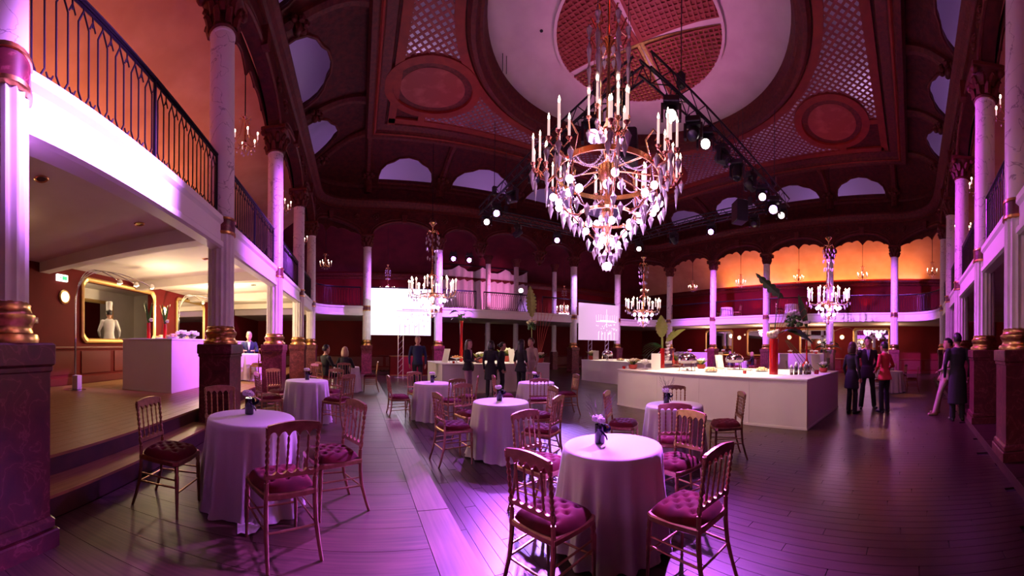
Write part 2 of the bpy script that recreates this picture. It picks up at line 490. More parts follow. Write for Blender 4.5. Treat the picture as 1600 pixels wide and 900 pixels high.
def thing(name, label, cat, loc=(0, 0, 0), rz=0.0, group=None):
    o = bpy.data.objects.new(name, None)
    o.empty_display_size = 0.1
    C.objects.link(o)
    o.location = loc
    o.rotation_euler = (0, 0, rz)
    return tag(o, label, cat, group)


def struct(o):
    o['kind'] = 'structure'
    return o


def stuff(o):
    o['kind'] = 'stuff'
    return o


def kids(o):
    return list(o.children)


def copy_tree(o, parent=None):
    c = o.copy()
    C.objects.link(c)
    c.parent = parent
    for ch in kids(o):
        copy_tree(ch, c)
    return c


def dup(o, loc, rz, label, group=None):
    c = copy_tree(o)
    c.location = loc
    c.rotation_euler = (0, 0, rz)
    c['label'] = label
    if group:
        c['group'] = group
    return c


def face_to(a, b):
    """z rotation that turns local +Y from a towards b"""
    return math.atan2(b[1] - a[1], b[0] - a[0]) - PI / 2

# ------------------------------------------------------------------ plan of the hall
# x grows to the right-hand side, y into the depth; the columns stand on a ring with rounded corners
XL, XB, YA, YR = -2.1, 18.2, 17.2, -1.38
LN = [(XL, y) for y in (-2.4, 1.3, 5.1, 8.65, 12.15, 15.4)]
AN = [(x, YA) for x in (0.4, 3.95, 6.15, 9.65, 12.0, 15.5)]
BN = [(XB, y) for y in (15.0, 11.55, 8.0, 4.35, 0.93)]
RN = [(x, YR) for x in (15.2, 12.5, 9.85, 6.65, 4.4, 0.9)]
CTRL = [(XL, YA), (XB, YA), (XB, YR)]


class Bay:
    def __init__(s, a, b, ctrl=None, side=''):
        s.a, s.b, s.c, s.side = Vector(a), Vector(b), (Vector(ctrl) if ctrl else None), side
        s.len = (s.b - s.a).length

    def P(s, u, n=0.0):
        if s.c is None:
            p = s.a.lerp(s.b, u); t = s.b - s.a
        else:
            p = s.a * (1 - u) ** 2 + s.c * 2 * u * (1 - u) + s.b * u * u
            t = (s.c - s.a) * (1 - u) + (s.b - s.c) * u
        t = t.normalized()
        return (p.x - t.y * n, p.y + t.x * n)


BAYS = []
for lst, sd in ((LN, 'left'), (AN, 'far'), (BN, 'right_far'), (RN, 'right')):
    if BAYS:
        k = {'far': 0, 'right_far': 1, 'right': 2}[sd]
        BAYS.append(Bay(tuple(BAYS[-1].b), lst[0], CTRL[k], 'corner'))
    for a, b in zip(lst, lst[1:]):
        BAYS.append(Bay(a, b, None, sd))
RING = []
for b in BAYS:
    for k in range(1 if b.c is None else 8):
        RING.append(Vector(b.P(k / 8)))
RING.append(Vector(BAYS[-1].b))


def sweep(path, prof, closed=False, closed_prof=True):
    """sweep a profile of (n outward-left, z) along a plan path with mitred corners"""
    mb = MB()
    path = [Vector(p) for p in path]
    n = len(path)
    rs = []
    for i, p in enumerate(path):
        d0 = path[i] - path[i - 1] if (i > 0 or closed) else None
        d1 = path[(i + 1) % n] - path[i] if (i < n - 1 or closed) else None
        d0 = (d0 or d1).normalized(); d1 = (d1 or d0).normalized()
        n0 = Vector((-d0.y, d0.x)); n1 = Vector((-d1.y, d1.x))
        m = (n0 + n1)
        m = m / max(0.2, m.dot(n0))
        rs.append([(p.x + m.x * a, p.y + m.y * a, z) for a, z in prof])
    if closed:
        rs.append(rs[0])
    mb.rings(rs, closed_prof and not closed, closed_prof and not closed, closed_prof)
    return mb


def strip(bay, zlo, ztop, n0, n1, N=24, u0=0.0, u1=1.0):
    """upright sheet in a bay whose lower edge follows zlo(u)"""
    mb = MB()
    rs = []
    for k in range(N + 1):
        u = u0 + (u1 - u0) * k / N
        a, b = bay.P(u, n0), bay.P(u, n1)
        zl = zlo(u)
        rs.append([(*a, zl), (*a, ztop), (*b, ztop), (*b, zl)])
    mb.rings(rs, True, True, True)
    return mb


# ------------------------------------------------------------------ floors
flo = struct(MB().box((9.5, 8.0, -0.06), (34, 32, 0.08)).build('floor', 'underfloor'))
PW, PL = 0.105, 1.62
pl_me = MB().box((0, 0, -0.009), (PW - 0.004, PL - 0.006, 0.018)).mesh('plank', 'plank')
cells = []
ncol = int((XB + 4.0 - 0.78) / PW)
for i in range(ncol):
    x = 0.78 + PW * (i + 0.5)
    off = (i * 0.618 % 1.0) * PL
    y = -1.3 + off - PL
    while y < 21.4:
        if y > -1.7:
            cells.append((x, y))
        y += PL


def seen_az(x, y):
    return -60 < math.degrees(math.atan2(x, y)) < 110


cells.sort(key=lambda c: math.hypot(*c) + (0 if seen_az(*c) else 50) + (4 if math.hypot(*c) < 1.3 else 0))
for (x, y) in cells[:290]:
    place(pl_me, 'plank', flo, (x, y, 0))
mb = MB()
for (x, y) in cells[290:]:
    mb.box((x, y, -0.009), (PW - 0.004, PL - 0.006, 0.018))
stuff(mb.build('planks', 'plank', flo))

# raised walkway along the left columns
WZ = 0.12
walk = struct(MB().box((-0.675, 7.2, 0.05), (2.85, 20.0, 0.10)).build('floor_walkway', 'riser'))
bd_me = MB().box((0, 0, -0.009), (2.596, 0.296, 0.018)).mesh('board', 'board')
for k in range(66):
    y = -2.6 + 0.3 * k
    place(bd_me, 'board', walk, (-0.80, y, WZ))
fr_me = MB().box((0, 0, -0.009), (0.266, 1.79, 0.018)).mesh('board', 'frieze')
for k in range(11):
    place(fr_me, 'board', walk, (0.636, -1.6 + 1.8 * k, WZ))

# platform under the left balcony with two steps
PZ = 0.5
plat = struct(MB().box((-4.36, 6.3, PZ / 2 - 0.01), (3.88, 18.6, PZ - 0.02)).build('floor_platform', 'riser'))
sp_me = MB().box((0, 0, -0.009), (0.136, 1.795, 0.018)).mesh('plank', 'stageplank')
cells = []
for i in range(27):
    x = -2.49 - 0.14 * i
    y = -2.0 + (i * 0.382 % 1) * 1.8
    while y < 15.2:
        cells.append((x, y)); y += 1.8
cells.sort(key=lambda c: math.hypot(*c) + (0 if seen_az(*c) else 50))
for (x, y) in cells[:170]:
    place(sp_me, 'plank', plat, (x, y, PZ))
mb = MB()
for (x, y) in cells[170:]:
    mb.box((x, y, PZ - 0.009), (0.136, 1.795, 0.018))
stuff(mb.build('planks', 'stageplank', plat))
nose = MB().box((-2.425, 6.3, PZ - 0.012), (0.03, 18.6, 0.028)).build('step_nosing', 'stageplank', plat)
for (a, b) in zip(LN, LN[1:]):
    y0, y1 = a[1] + 0.29, b[1] - 0.29
    st = MB().box((-2.26, (y0 + y1) / 2, 0.205), (0.30, y1 - y0, 0.17)).build('step', 'riser', plat)
    MB().box((-2.255, (y0 + y1) / 2, 0.302), (0.325, y1 - y0, 0.025)).build('tread', 'stageplank', st)

# low platform along the right-hand columns
rp = struct(MB().box((9.2, -3.2, 0.065), (17.8, 4.2, 0.13)).build('floor_right_platform', 'riser'))
for k in range(30):
    MB().box((1.1 + 0.55 * k, -3.2, 0.14), (0.54, 4.22, 0.016)).build('board', 'plank', rp)

# ------------------------------------------------------------------ outer walls, balcony, vault
OUT = [(-6.3, -3.0), (-6.3, 21.5), (22.3, 21.5), (22.3, -5.4), (0.3, -5.4)]
OUTN = ['left', 'far', 'right_far', 'right']
for i in range(4):
    a, b = OUT[i], OUT[i + 1]
    if i == 0:      # the left wall has a serving hatch: y 6.35 to 9.55, z 1.61 to 3.11
        mb = MB()
        for (ya, yb, za, zb) in ((a[1], 6.35, 0, 6.0), (9.55, b[1], 0, 6.0), (6.35, 9.55, 0, 1.61), (6.35, 9.55, 3.11, 6.0)):
            mb.box((-6.4, (ya + yb) / 2, (za + zb) / 2), (0.2, yb - ya, zb - za))
        w = struct(mb.build('wall_left', 'redwall'))
        k_ = struct(MB().box((-8.5, 8.4, 2.1), (0.2, 6.4, 2.8)).build('wall_kitchen_back', 'cream'))
        struct(MB().box((-7.45, 5.35, 2.1), (1.9, 0.2, 2.8)).build('wall_kitchen_near', 'cream'))
        struct(MB().box((-7.45, 11.45, 2.1), (1.9, 0.2, 2.8)).build('wall_kitchen_far', 'cream'))
        struct(MB().box((-7.45, 8.4, 3.45), (1.9, 6.0, 0.1)).build('ceiling_kitchen', 'cream'))
        struct(MB().box((-7.45, 8.4, 0.65), (1.9, 6.0, 0.1)).build('floor_kitchen', 'riser'))
    else:
        w = struct(sweep([a, b], [(0, 0), (0.2, 0), (0.2, 6.0), (0, 6.0)]).build('wall_' + OUTN[i], 'redwall'))
    z0 = PZ if i == 0 else 0.0
    sweep([a, b], [(0, z0), (-0.03, z0), (-0.03, z0 + 0.16), (0, z0 + 0.18)]).build('skirting', 'redpanel', w)
    sweep([a, b], [(0, z0 + 0.85), (-0.025, z0 + 0.86), (-0.035, z0 + 0.90), (-0.02, z0 + 0.93), (0, z0 + 0.93)]).build('dado_rail', 'redpanel', w)
    # wainscot panels of the near part
    d = (Vector(b) - Vector(a)); L = d.length; d.normalize(); nn = Vector((-d.y, d.x))
    for k in range(int(L / 1.3)):
        c = Vector(a) + d * (0.75 + 1.3 * k) - nn * 0.012
        MB().box((c.x, c.y, z0 + 0.53), (1.12, 0.024, 0.56), math.atan2(d.y, d.x)).build('wainscot_panel', 'redpanel', w)
    # ledge that hides the uplights, and the amber-tinted vault over the balcony
    struct(sweep([a, b], [(0.1, 5.55), (-0.12, 5.55), (-0.20, 5.66), (-0.36, 5.72), (-0.36, 5.84), (-0.30, 5.84), (-0.30, 5.76), (0.1, 5.76)]).build('trim_ledge_' + OUTN[i], 'carved2'))
prof = [(0.02, 5.6), (0.02, 6.2)]
for k in range(1, 11):
    t = k / 10 * PI / 2
    prof.append((0.02 - 4.0 * (1 - math.cos(t)) - 0.0, 6.2 + 2.0 * math.sin(t)))
vmb = sweep(OUT, prof, closed_prof=False)
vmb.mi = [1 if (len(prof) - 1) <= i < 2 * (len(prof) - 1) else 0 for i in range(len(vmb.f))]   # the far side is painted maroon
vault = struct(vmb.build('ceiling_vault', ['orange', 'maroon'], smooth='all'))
# balcony floors (their undersides are the ceilings below)
LZ = 3.34
bl = struct(MB().box((-4.2, 6.2, (LZ + 3.42) / 2), (4.2, 18.4, 3.42 - LZ)).build('ceiling_left_balcony', 'cream'))
for (x, y) in LN[1:]:
    MB().box((-4.25, y, LZ - 0.11), (4.1, 0.30, 0.22)).build('beam', 'cream', bl)
struct(MB().box((8.0, 19.35, 3.2), (28.6, 4.3, 0.4)).build('ceiling_far_balcony', 'cream'))
struct(MB().box((20.25, 7.2, 3.2), (4.1, 20.0, 0.4)).build('ceiling_right_far_balcony', 'cream'))
struct(MB().box((9.5, -3.4, 3.2), (17.4, 4.0, 0.4)).build('ceiling_right_balcony', 'cream'))
mb = MB()
for b in BAYS:
    if b.c is not None:
        for k in range(10):
            mb.prism([b.P(k / 10), b.P((k + 1) / 10), tuple(b.c)], 3.0, 3.4)
struct(mb.build('ceiling_balcony_corners', 'cream'))
mb = MB()
for b in BAYS:
    if b.c is not None:
        for k in range(10):
            mb.prism([b.P(k / 10, 0.2), b.P((k + 1) / 10, 0.2), tuple(b.c)], 8.15, 8.22)
struct(mb.build('ceiling_vault_corners', 'orange'))
fas = struct(sweep(RING, [(-0.06, 2.95), (-0.10, 2.97), (-0.10, 3.04), (-0.07, 3.07), (-0.07, 3.30), (-0.11, 3.34), (-0.11, 3.42), (0.10, 3.42), (0.10, 2.95)]).build('trim_balcony_fascia', 'fascia'))

# ------------------------------------------------------------------ arcade, entablature, parapet, cove
struct(sweep(RING, [(0.17, 8.05), (-0.2, 8.05), (-0.2, 8.16), (-0.26, 8.20), (-0.34, 8.30), (-0.44, 8.38), (-0.44, 8.46), (0.17, 8.46)]).build('trim_cornice', 'carved2'))
struct(sweep(RING, [(0.12, 8.46), (-0.02, 8.46), (-0.02, 8.62), (0.04, 8.64), (0.04, 9.14), (-0.02, 9.16), (-0.06, 9.26), (-0.06, 9.36), (0.12, 9.36)]).build('trim_parapet', 'carved'))
for i, b in enumerate(BAYS):
    pend = b.len < 2.6 and b.side == 'far'
    rise = 0.60 if pend else 0.74
    e = 0.20 / b.len
    spring = 6.77

    def zarch(u, e=e, rise=rise):
        w = (u - e) / (1 - 2 * e) * 2 - 1
        return spring + (rise * math.sqrt(max(0, 1 - w * w)) if abs(w) < 1 else -0.02)
    w = struct(strip(b, zarch, 8.06, -0.14, 0.14, 40).build('wall_arcade', 'carved'))
    for nn, rr, off in ((-0.16, 0.045, 0.03), (-0.15, 0.03, 0.16)):
        pts = []
        for k in range(25):
            w_ = -1 + 2 * k / 24
            u = e + (1 - 2 * e) * (w_ * (1 + off / (b.len / 2)) + 1) / 2
            u = min(max(u, 0.005), 0.995)
            a = math.acos(max(-1, min(1, -w_)))
            pts.append((*b.P(u, nn), spring + (rise + off) * math.sin(a)))
        MB().tube(pts, rr, 6).build('arch_moulding', 'carved2', w, smooth=True)
    # keystone, spandrel rosettes and drop leaves
    p = b.P(0.5, -0.2)
    t = math.atan2(*(Vector(b.P(0.52)) - Vector(b.P(0.48))).yx)
    MB().box((p[0], p[1], spring + rise + 0.13), (0.20, 0.14, 0.36), t, 1.35).build('keystone', 'carved2', w)
    for u in (0.11, 0.89):
        p = b.P(u, -0.16)
        mb = MB()
        for q in range(8):
            a = q * PI / 4
            cx = 0.12 * math.cos(a)
            mb.ball((p[0] + cx * math.cos(t), p[1] + cx * math.sin(t), 7.72 + 0.12 * math.sin(a)), (0.06, 0.06, 0.05), 6, 4)
        mb.ball((p[0], p[1], 7.72), 0.07, 6, 4)
        mb.build('rosette', 'carved2', w, smooth=True)
    # scalloped pelmet hung in the arch, a few centimetres behind it
    if b.side != 'far':
        def zsc(u):
            q = abs(2 * u - 1)                 # 0 at the middle of the bay
            base = 6.92 + 0.36 * math.sin(min(1, (1 - q) * 1.25) * PI / 2)
            s = abs(math.sin(2 * PI * u * 1.0)) ** 0.5
            mid = 0.16 * max(0, 1 - q * 7)
            return base - mid - 0.10 * (1 - abs(math.sin(u * PI * 6)) ** 0.6) - 0.12 * max(0, (q - 0.7) / 0.3)
        pv = strip(b, zsc, 7.6, 0.20, 0.24, 60).build('pelmet', 'carved', w)
        MB().tube([(*b.P(0.01 + 0.98 * k / 60, 0.20), zsc(0.01 + 0.98 * k / 60)) for k in range(61)], 0.018, 5).build('pelmet_trim', 'carved2', pv)
# cove with arched openings up to the coffer
CX0, CX1, CY0, CY1 = 0.3, 15.5, 0.33, 14.0
CZ = 10.05


def cove_pt(P, t):
    q = (min(max(P[0], CX0), CX1), min(max(P[1], CY0), CY1))
    z = 9.34 + (CZ - 9.34) * math.sin(min(1, t * 1.12) * PI / 2)
    return (P[0] + (q[0] - P[0]) * t, P[1] + (q[1] - P[1]) * t, z)


COVES = []
for b in BAYS:
    if b.side != 'far':
        COVES.append(b)
    elif not any(c.side == 'far' for c in COVES):
        for x0, x1 in ((0.4, 3.95), (3.95, 8.0), (8.0, 12.0), (12.0, 15.5)):
            COVES.append(Bay((x0, YA), (x1, YA), None, 'far'))
for b in COVES:
    mb = MB()
    if b.c is None:
        hole = [(0.13, 0.04), (0.13, 0.16), (0.16, 0.28), (0.23, 0.38), (0.32, 0.43), (0.38, 0.49), (0.50, 0.52), (0.62, 0.49), (0.68, 0.43),
                (0.77, 0.38), (0.84, 0.28), (0.87, 0.16), (0.87, 0.04), (0.68, 0.04), (0.5, 0.04), (0.32, 0.04)]
        cx, cy = 0.5, 0.22
        outer = []
        for (u, t) in hole:
            dx, dy = u - cx, t - cy
            k = min((0.5 / abs(dx)) if abs(dx) > 1e-6 else 9e9, ((1 - cy) / dy) if dy > 1e-6 else ((cy / -dy) if dy < -1e-6 else 9e9))
            outer.append((cx + dx * k, cy + dy * k))
        hole2, out2 = [], []
        corners = [(0, 0), (0, 1), (1, 1), (1, 0)]
        for j in range(len(hole)):
            hole2.append(hole[j]); out2.append(outer[j])
            a, c = outer[j], outer[(j + 1) % len(hole)]
            for cc in corners:
                on_a = abs(a[0] - cc[0]) < 1e-6 or abs(a[1] - cc[1]) < 1e-6
                on_c = abs(c[0] - cc[0]) < 1e-6 or abs(c[1] - cc[1]) < 1e-6
                same = (abs(a[0] - c[0]) < 1e-6) or (abs(a[1] - c[1]) < 1e-6)
                if on_a and on_c and not same:
                    h2 = ((hole[j][0] + hole[(j + 1) % len(hole)][0]) / 2, (hole[j][1] + hole[(j + 1) % len(hole)][1]) / 2)
                    hole2.append(h2); out2.append(cc)
        rs = []
        for r in range(5):
            k = r / 4
            rs.append([cove_pt(b.P(h[0] + (o[0] - h[0]) * k), h[1] + (o[1] - h[1]) * k) for h, o in zip(hole2, out2)])
        rim = [(x, y, z + 0.18) for x, y, z in rs[0]]
        mb.rings([rim] + rs)
        cv = struct(mb.build('ceiling_cove', 'carved', smooth=30))
        MB().tube([Vector(p) - Vector((0, 0, 0.02)) for p in rs[0]] + [Vector(rs[0][0]) - Vector((0, 0, 0.02))], 0.05, 6).build('opening_moulding', 'carved2', cv, smooth=True)
    else:
        rs = [[cove_pt(b.P(u / 12), t / 8) for t in range(9)] for u in range(13)]
        mb.rings(rs, closed=False)
        cv = struct(mb.build('ceiling_cove', 'carved', smooth='all'))
    # ribs: brackets rising from the parapet piers to the coffer
    for u in (0.0,):
        P = b.P(u)
        pts = [Vector(cove_pt(P, t / 10)) - Vector((0, 0, 0.04)) for t in range(11)]
        pts = [Vector((P[0], P[1], 8.9))] + pts
        MB().tube(pts, [0.20, 0.20, 0.20, 0.19, 0.17, 0.16, 0.16, 0.15, 0.15, 0.16, 0.18, 0.2], 8).build('rib', 'carved2', cv, smooth=True)
        mb = MB()
        p = Vector(cove_pt(P, 0.22))
        for q in range(7):
            a = q * 2 * PI / 7
            mb.ball((p.x + 0.22 * math.cos(a), p.y + 0.22 * math.sin(a), p.z - 0.18), (0.1, 0.1, 0.09), 6, 4)
        mb.ball((p.x, p.y, p.z - 0.25), 0.14, 7, 5)
        mb.build('carved_boss', 'carved2', cv, smooth=True)
        # a carved urn on the parapet pier
        mb = MB().lathe([(0.12, 9.36), (0.13, 9.42), (0.06, 9.46), (0.09, 9.52), (0.17, 9.62), (0.18, 9.70), (0.13, 9.74)], 10, (P[0], P[1], 0))
        for q in range(9):
            a = q * 2.4
            mb.tube([(P[0] + 0.06 * math.cos(a), P[1] + 0.06 * math.sin(a), 9.70), (P[0] + 0.12 * math.cos(a), P[1] + 0.12 * math.sin(a), 9.84 + 0.05 * (q % 3))], [0.03, 0.008], 4)
        mb.build('urn', 'carved', cv, smooth=True)
# upper gallery seen through the openings: pale wall, ceiling and floor
struct(sweep(RING, [(0.1, 8.40), (2.0, 8.40), (2.3, 9.2), (2.2, 10.4), (1.6, 11.4), (0.2, 11.9), (-3.4, 12.0)], closed_prof=False).build('wall_upper_gallery', 'backing', smooth='all'))

# coffer
rect = [(CX0, CY0), (CX0, CY1), (CX1, CY1), (CX1, CY0)]
struct(sweep(rect, [(0.10, CZ + 0.02), (0.10, 9.80), (0.02, 9.70), (-0.14, 9.70), (-0.18, 9.76), (-0.30, 9.78), (-0.34, 9.86), (-0.62, 9.90), (-0.66, 9.98), (-0.66, CZ + 0.02)], closed=True).build('trim_coffer', 'carved2'))
struct(sweep(rect, [(-0.19, 9.75), (-0.24, 9.72), (-0.29, 9.75)], closed=True).build('trim_coffer_bead', 'frame'))
CC = (7.35, 7.3)
RC = 4.75
FZ = 9.98
ring_prof = [(RC + 0.12, FZ), (RC + 0.12, 9.90), (RC + 0.02, 9.82), (RC - 0.10, 9.82), (RC - 0.16, 9.92), (RC - 0.22, 10.0), (RC - 0.30, 10.02), (RC - 0.34, 10.2), (RC - 0.40, 10.3), (RC - 0.42, 10.5)]
struct(MB().lathe(ring_prof, 96, (CC[0], CC[1], 0), cap=False).build('trim_dome_ring', 'carved2', smooth=30))
dome = struct(MB().lathe([(RC - 0.40, 10.42), (3.5, 10.50), (2.3, 10.52), (0.0, 10.52)], 96, (CC[0], CC[1], 0), cap=False).build('ceiling_disc', 'disc', smooth=30))
MB().lathe([(0.0, 10.488), (0.045, 10.488), (0.05, 10.50)], 12, (4.9, 8.75, 0)).build('vent_hole', 'black', dome)
for (px_, py_) in ((4.2, 9.9), (4.35, 9.95), (10.6, 4.0)):
    MB().tube([(px_, py_, 10.49), (px_, py_, 9.9)], 0.012, 5).build('ceiling_rod', 'iron', dome)


def bars(region, z, sp, w, bb, ang=(PI / 4, -PI / 4), step=0.04, th=0.02):
    mb = MB()
    cx, cy = (bb[0] + bb[1]) / 2, (bb[2] + bb[3]) / 2
    Rr = math.hypot(bb[1] - bb[0], bb[3] - bb[2]) / 2
    for g, a in enumerate(ang):
        d = Vector((math.cos(a), math.sin(a))); n = Vector((-d.y, d.x))
        for i in range(-int(Rr / sp), int(Rr / sp) + 1):
            st = None; prev = None
            k = -Rr
            while k <= Rr + step:
                p = Vector((cx, cy)) + n * (i * sp) + d * k
                ins = k <= Rr and region(p.x, p.y)
                if ins and st is None:
                    st = k
                if not ins and st is not None:
                    if k - step - st > 0.05:
                        m = (st + k - step) / 2
                        c = Vector((cx, cy)) + n * (i * sp) + d * m
                        mb.box((c.x, c.y, z + 0.004 * g), (k - step - st + 0.02, w, th), a)
                    st = None
                k += step
    return mb


OV = [(2.35, 11.35), (2.35, 3.0), (12.75, 11.35), (12.75, 3.0)]
ORX, ORY = 1.35, 1.15


def in_field(x, y):
    if not (CX0 + 0.95 < x < CX1 - 0.95 and CY0 + 0.95 < y < CY1 - 0.95):
        return False
    if math.hypot(x - CC[0], y - CC[1]) < RC + 0.32:
        return False
    for o in OV:
        if ((x - o[0]) / (ORX + 0.12)) ** 2 + ((y - o[1]) / (ORY + 0.12)) ** 2 < 1:
            return False
        # beyond the medallion the corner is plain
        if (x - o[0]) * (1 if o[0] > CC[0] else -1) > 0.1 and (y - o[1]) * (1 if o[1] > CC[1] else -1) > 0.1:
            return False
    return True


# the plain field of the coffer, left open behind the lattice panels
mb = MB()
G = 0.1
nx, ny = int((CX1 - CX0 - 1.0) / G), int((CY1 - CY0 - 1.0) / G)
for i in range(nx):
    for j in range(ny):
        x, y = CX0 + 0.5 + G * i, CY0 + 0.5 + G * j
        xc, yc = x + G / 2, y + G / 2
        if math.hypot(xc - CC[0], yc - CC[1]) < RC - 0.02 or in_field(xc, yc):
            continue
        mb.add([(x, y, FZ), (x, y + G, FZ), (x + G, y + G, FZ), (x + G, y, FZ)], [(0, 1, 2, 3)])
field = struct(mb.build('ceiling_coffer_field', 'carved'))
attic = struct(MB().box((CC[0] + 0.5, CC[1], 11.75), (17.5, 16, 0.1)).build('ceiling_attic', 'backing'))


def side_of(x, y):
    dx, dy = (x - CC[0]) / (CX1 - CX0), (y - CC[1]) / (CY1 - CY0)
    return (0 if dx < 0 else 1) if abs(dx) > abs(dy) else (2 if dy < 0 else 3)


SBB = [(CX0, CC[0] - 2, CY0, CY1), (CC[0] + 2, CX1, CY0, CY1), (CX0, CX1, CY0, CC[1] - 2), (CX0, CX1, CC[1] + 2, CY1)]
for sd in range(4):
    bb = SBB[sd]
    reg = lambda x, y, sd=sd: in_field(x, y) and side_of(x, y) == sd
    stuff(bars(reg, 9.94, 0.185, 0.066, bb).build('lattice', 'lattice', field))
# painted frames around the lattice panels
mb = MB()
for (cx, cy, dx, dy) in (((CX0 + CX1) / 2, CY0 + 0.86, CX1 - CX0 - 1.5, 0.27), ((CX0 + CX1) / 2, CY1 - 0.86, CX1 - CX0 - 1.5, 0.27),
                         (CX0 + 0.86, CC[1], 0.27, CY1 - CY0 - 1.5), (CX1 - 0.86, CC[1], 0.27, CY1 - CY0 - 1.5)):
    mb.box((cx, cy, 9.93), (dx, dy, 0.07))
for o in OV:
    sx, sy = (1 if o[0] > CC[0] else -1), (1 if o[1] > CC[1] else -1)
    ye = CY1 - 0.8 if sy > 0 else CY0 + 0.8
    xe = CX1 - 0.8 if sx > 0 else CX0 + 0.8
    mb.box((o[0] + 0.1 * sx, (o[1] + sy * ORY + ye) / 2, 9.928), (0.26, abs(ye - o[1] - sy * ORY) + 0.1, 0.07))
    mb.box(((o[0] + sx * ORX + xe) / 2, o[1] + 0.1 * sy, 9.928), (abs(xe - o[0] - sx * ORX) + 0.1, 0.26, 0.07))
struct(mb.build('trim_lattice_border', 'frame'))
struct(MB().lathe([(RC + 0.16, 9.975), (RC + 0.17, 9.90), (RC + 0.44, 9.90), (RC + 0.45, 9.975)], 96, (CC[0], CC[1], 0), cap=False).build('trim_lattice_circle', 'frame'))
for o in OV:
    def ell(rx, ry, z, n=40):
        return [(o[0] + rx * math.cos(2 * PI * k / n), o[1] + ry * math.sin(2 * PI * k / n), z) for k in range(n)]
    md = struct(MB().rings([ell(ORX + 0.26, ORY + 0.26, 9.975), ell(ORX + 0.25, ORY + 0.25, 9.88), ell(ORX - 0.02, ORY - 0.02, 9.87), ell(ORX - 0.04, ORY - 0.04, 9.95)]).build('trim_medallion', 'frame', smooth=30))
    MB().rings([ell(ORX - 0.03, ORY - 0.03, 9.955), ell(ORX - 0.3, ORY - 0.28, 9.94)], False, False).build('medallion_border', 'carved2', md)
    MB().rings([ell(ORX - 0.28, ORY - 0.26, 9.93), ell(0.02, 0.02, 9.925)], False, True).build('medallion_painting', 'medal', md)
# perforated rose of four fan-shaped grilles in the middle of the disc
RG = 2.45
rose = struct(MB().lathe([(RG + 0.06, 10.50), (RG + 0.05, 10.44), (RG - 0.03, 10.44), (RG - 0.04, 10.50)], 64, (CC[0], CC[1], 0), cap=False).build('trim_rose', 'disc'))
GA = R_(20)
for q in range(4):
    a0 = GA + q * PI / 2

    def reg(x, y, a0=a0):
        dx, dy = x - CC[0], y - CC[1]
        r = math.hypot(dx, dy)
        u = dx * math.cos(a0) + dy * math.sin(a0); v = -dx * math.sin(a0) + dy * math.cos(a0)
        return r < RG and u > 0.12 and v > 0.12
    poly = [(CC[0], CC[1])]
    for k in range(13):
        a = a0 + R_(3) + (PI / 2 - R_(6)) * k / 12
        poly.append((CC[0] + RG * math.cos(a), CC[1] + RG * math.sin(a)))
    bb = (CC[0] - RG, CC[0] + RG, CC[1] - RG, CC[1] + RG)
    gp = MB().prism(poly, 10.485, 10.495).build('grille_backing', 'gold' if q in (0, 3) else 'medal', rose)
    stuff(bars(reg, 10.465, 0.145, 0.05, bb, (a0, a0 + PI / 2)).build('grille_bars', 'lattice', gp))

# ------------------------------------------------------------------ columns
plinth_me = MB().bbox((0, 0, 0.06), (0.60, 0.60, 0.14), 0.01).bbox((0, 0, 0.17), (0.56, 0.56, 0.09), 0.02).box((0, 0, 0.79), (0.50, 0.50, 1.16)).mesh('plinth', 'redmarble')
cap_me = MB().bbox((0, 0, 1.42), (0.56, 0.56, 0.17), 0.015).bbox((0, 0, 1.315), (0.53, 0.53, 0.05), 0.01).mesh('plinth_cap', 'redmarble')
base_me = MB().lathe([(0.27, 1.505), (0.275, 1.53), (0.265, 1.56), (0.235, 1.57), (0.225, 1.60), (0.235, 1.63), (0.25, 1.65), (0.25, 1.69), (0.225, 1.71), (0.215, 1.74), (0.22, 1.76), (0.20, 1.78)], 28).mesh('column_base', 'gold', True)
flute_me = MB().lathe([(0.205, 1.77), (0.205, 1.80), (0.203, 3.16), (0.203, 3.20)], 96, rfun=lambda a, z: 1 - (0.10 * (0.5 - 0.5 * math.cos(16 * a)) ** 0.7 if 1.79 < z < 3.18 else 0)).mesh('fluted_shaft', 'flute', 35)
band_me = MB().lathe([(0.215, 3.21), (0.215, 3.39)], 28).mesh('column_band', 'redmarble', True)
bandg_me = MB().lathe([(0.205, 3.17), (0.228, 3.18), (0.228, 3.21), (0.216, 3.215)], 28).lathe([(0.216, 3.385), (0.228, 3.39), (0.226, 3.42), (0.205, 3.43)], 28).mesh('band_moulding', 'gold', True)
shaft_me = MB().lathe([(0.200, 3.42), (0.200, 4.2), (0.190, 6.17), (0.187, 6.23), (0.20, 6.24), (0.20, 6.27), (0.185, 6.29)], 28).mesh('shaft', 'marble', True)
mb = MB().lathe([(0.20, 6.12), (0.22, 6.15), (0.20, 6.19), (0.19, 6.3), (0.22, 6.5), (0.30, 6.60)], 16)
mb.bbox((0, 0, 6.66), (0.62, 0.62, 0.10), 0.02)
for k in range(8):
    a = k * PI / 4
    for z0, l in ((6.18, 0.17), (6.33, 0.2)):
        a2 = a + (0.39 if z0 > 6.2 else 0)
        d = (math.cos(a2), math.sin(a2))
        mb.tube([(d[0] * 0.20, d[1] * 0.20, z0), (d[0] * 0.235, d[1] * 0.235, z0 + l * 0.7), (d[0] * 0.29, d[1] * 0.29, z0 + l), (d[0] * 0.31, d[1] * 0.31, z0 + l * 0.8)], [0.06, 0.06, 0.04, 0.015], 5)
for k in range(4):
    a = PI / 4 + k * PI / 2
    mb.ball((0.36 * math.cos(a), 0.36 * math.sin(a), 6.57), 0.075, 7, 5)
capital_me = mb.mesh('capital', 'carved2', True)


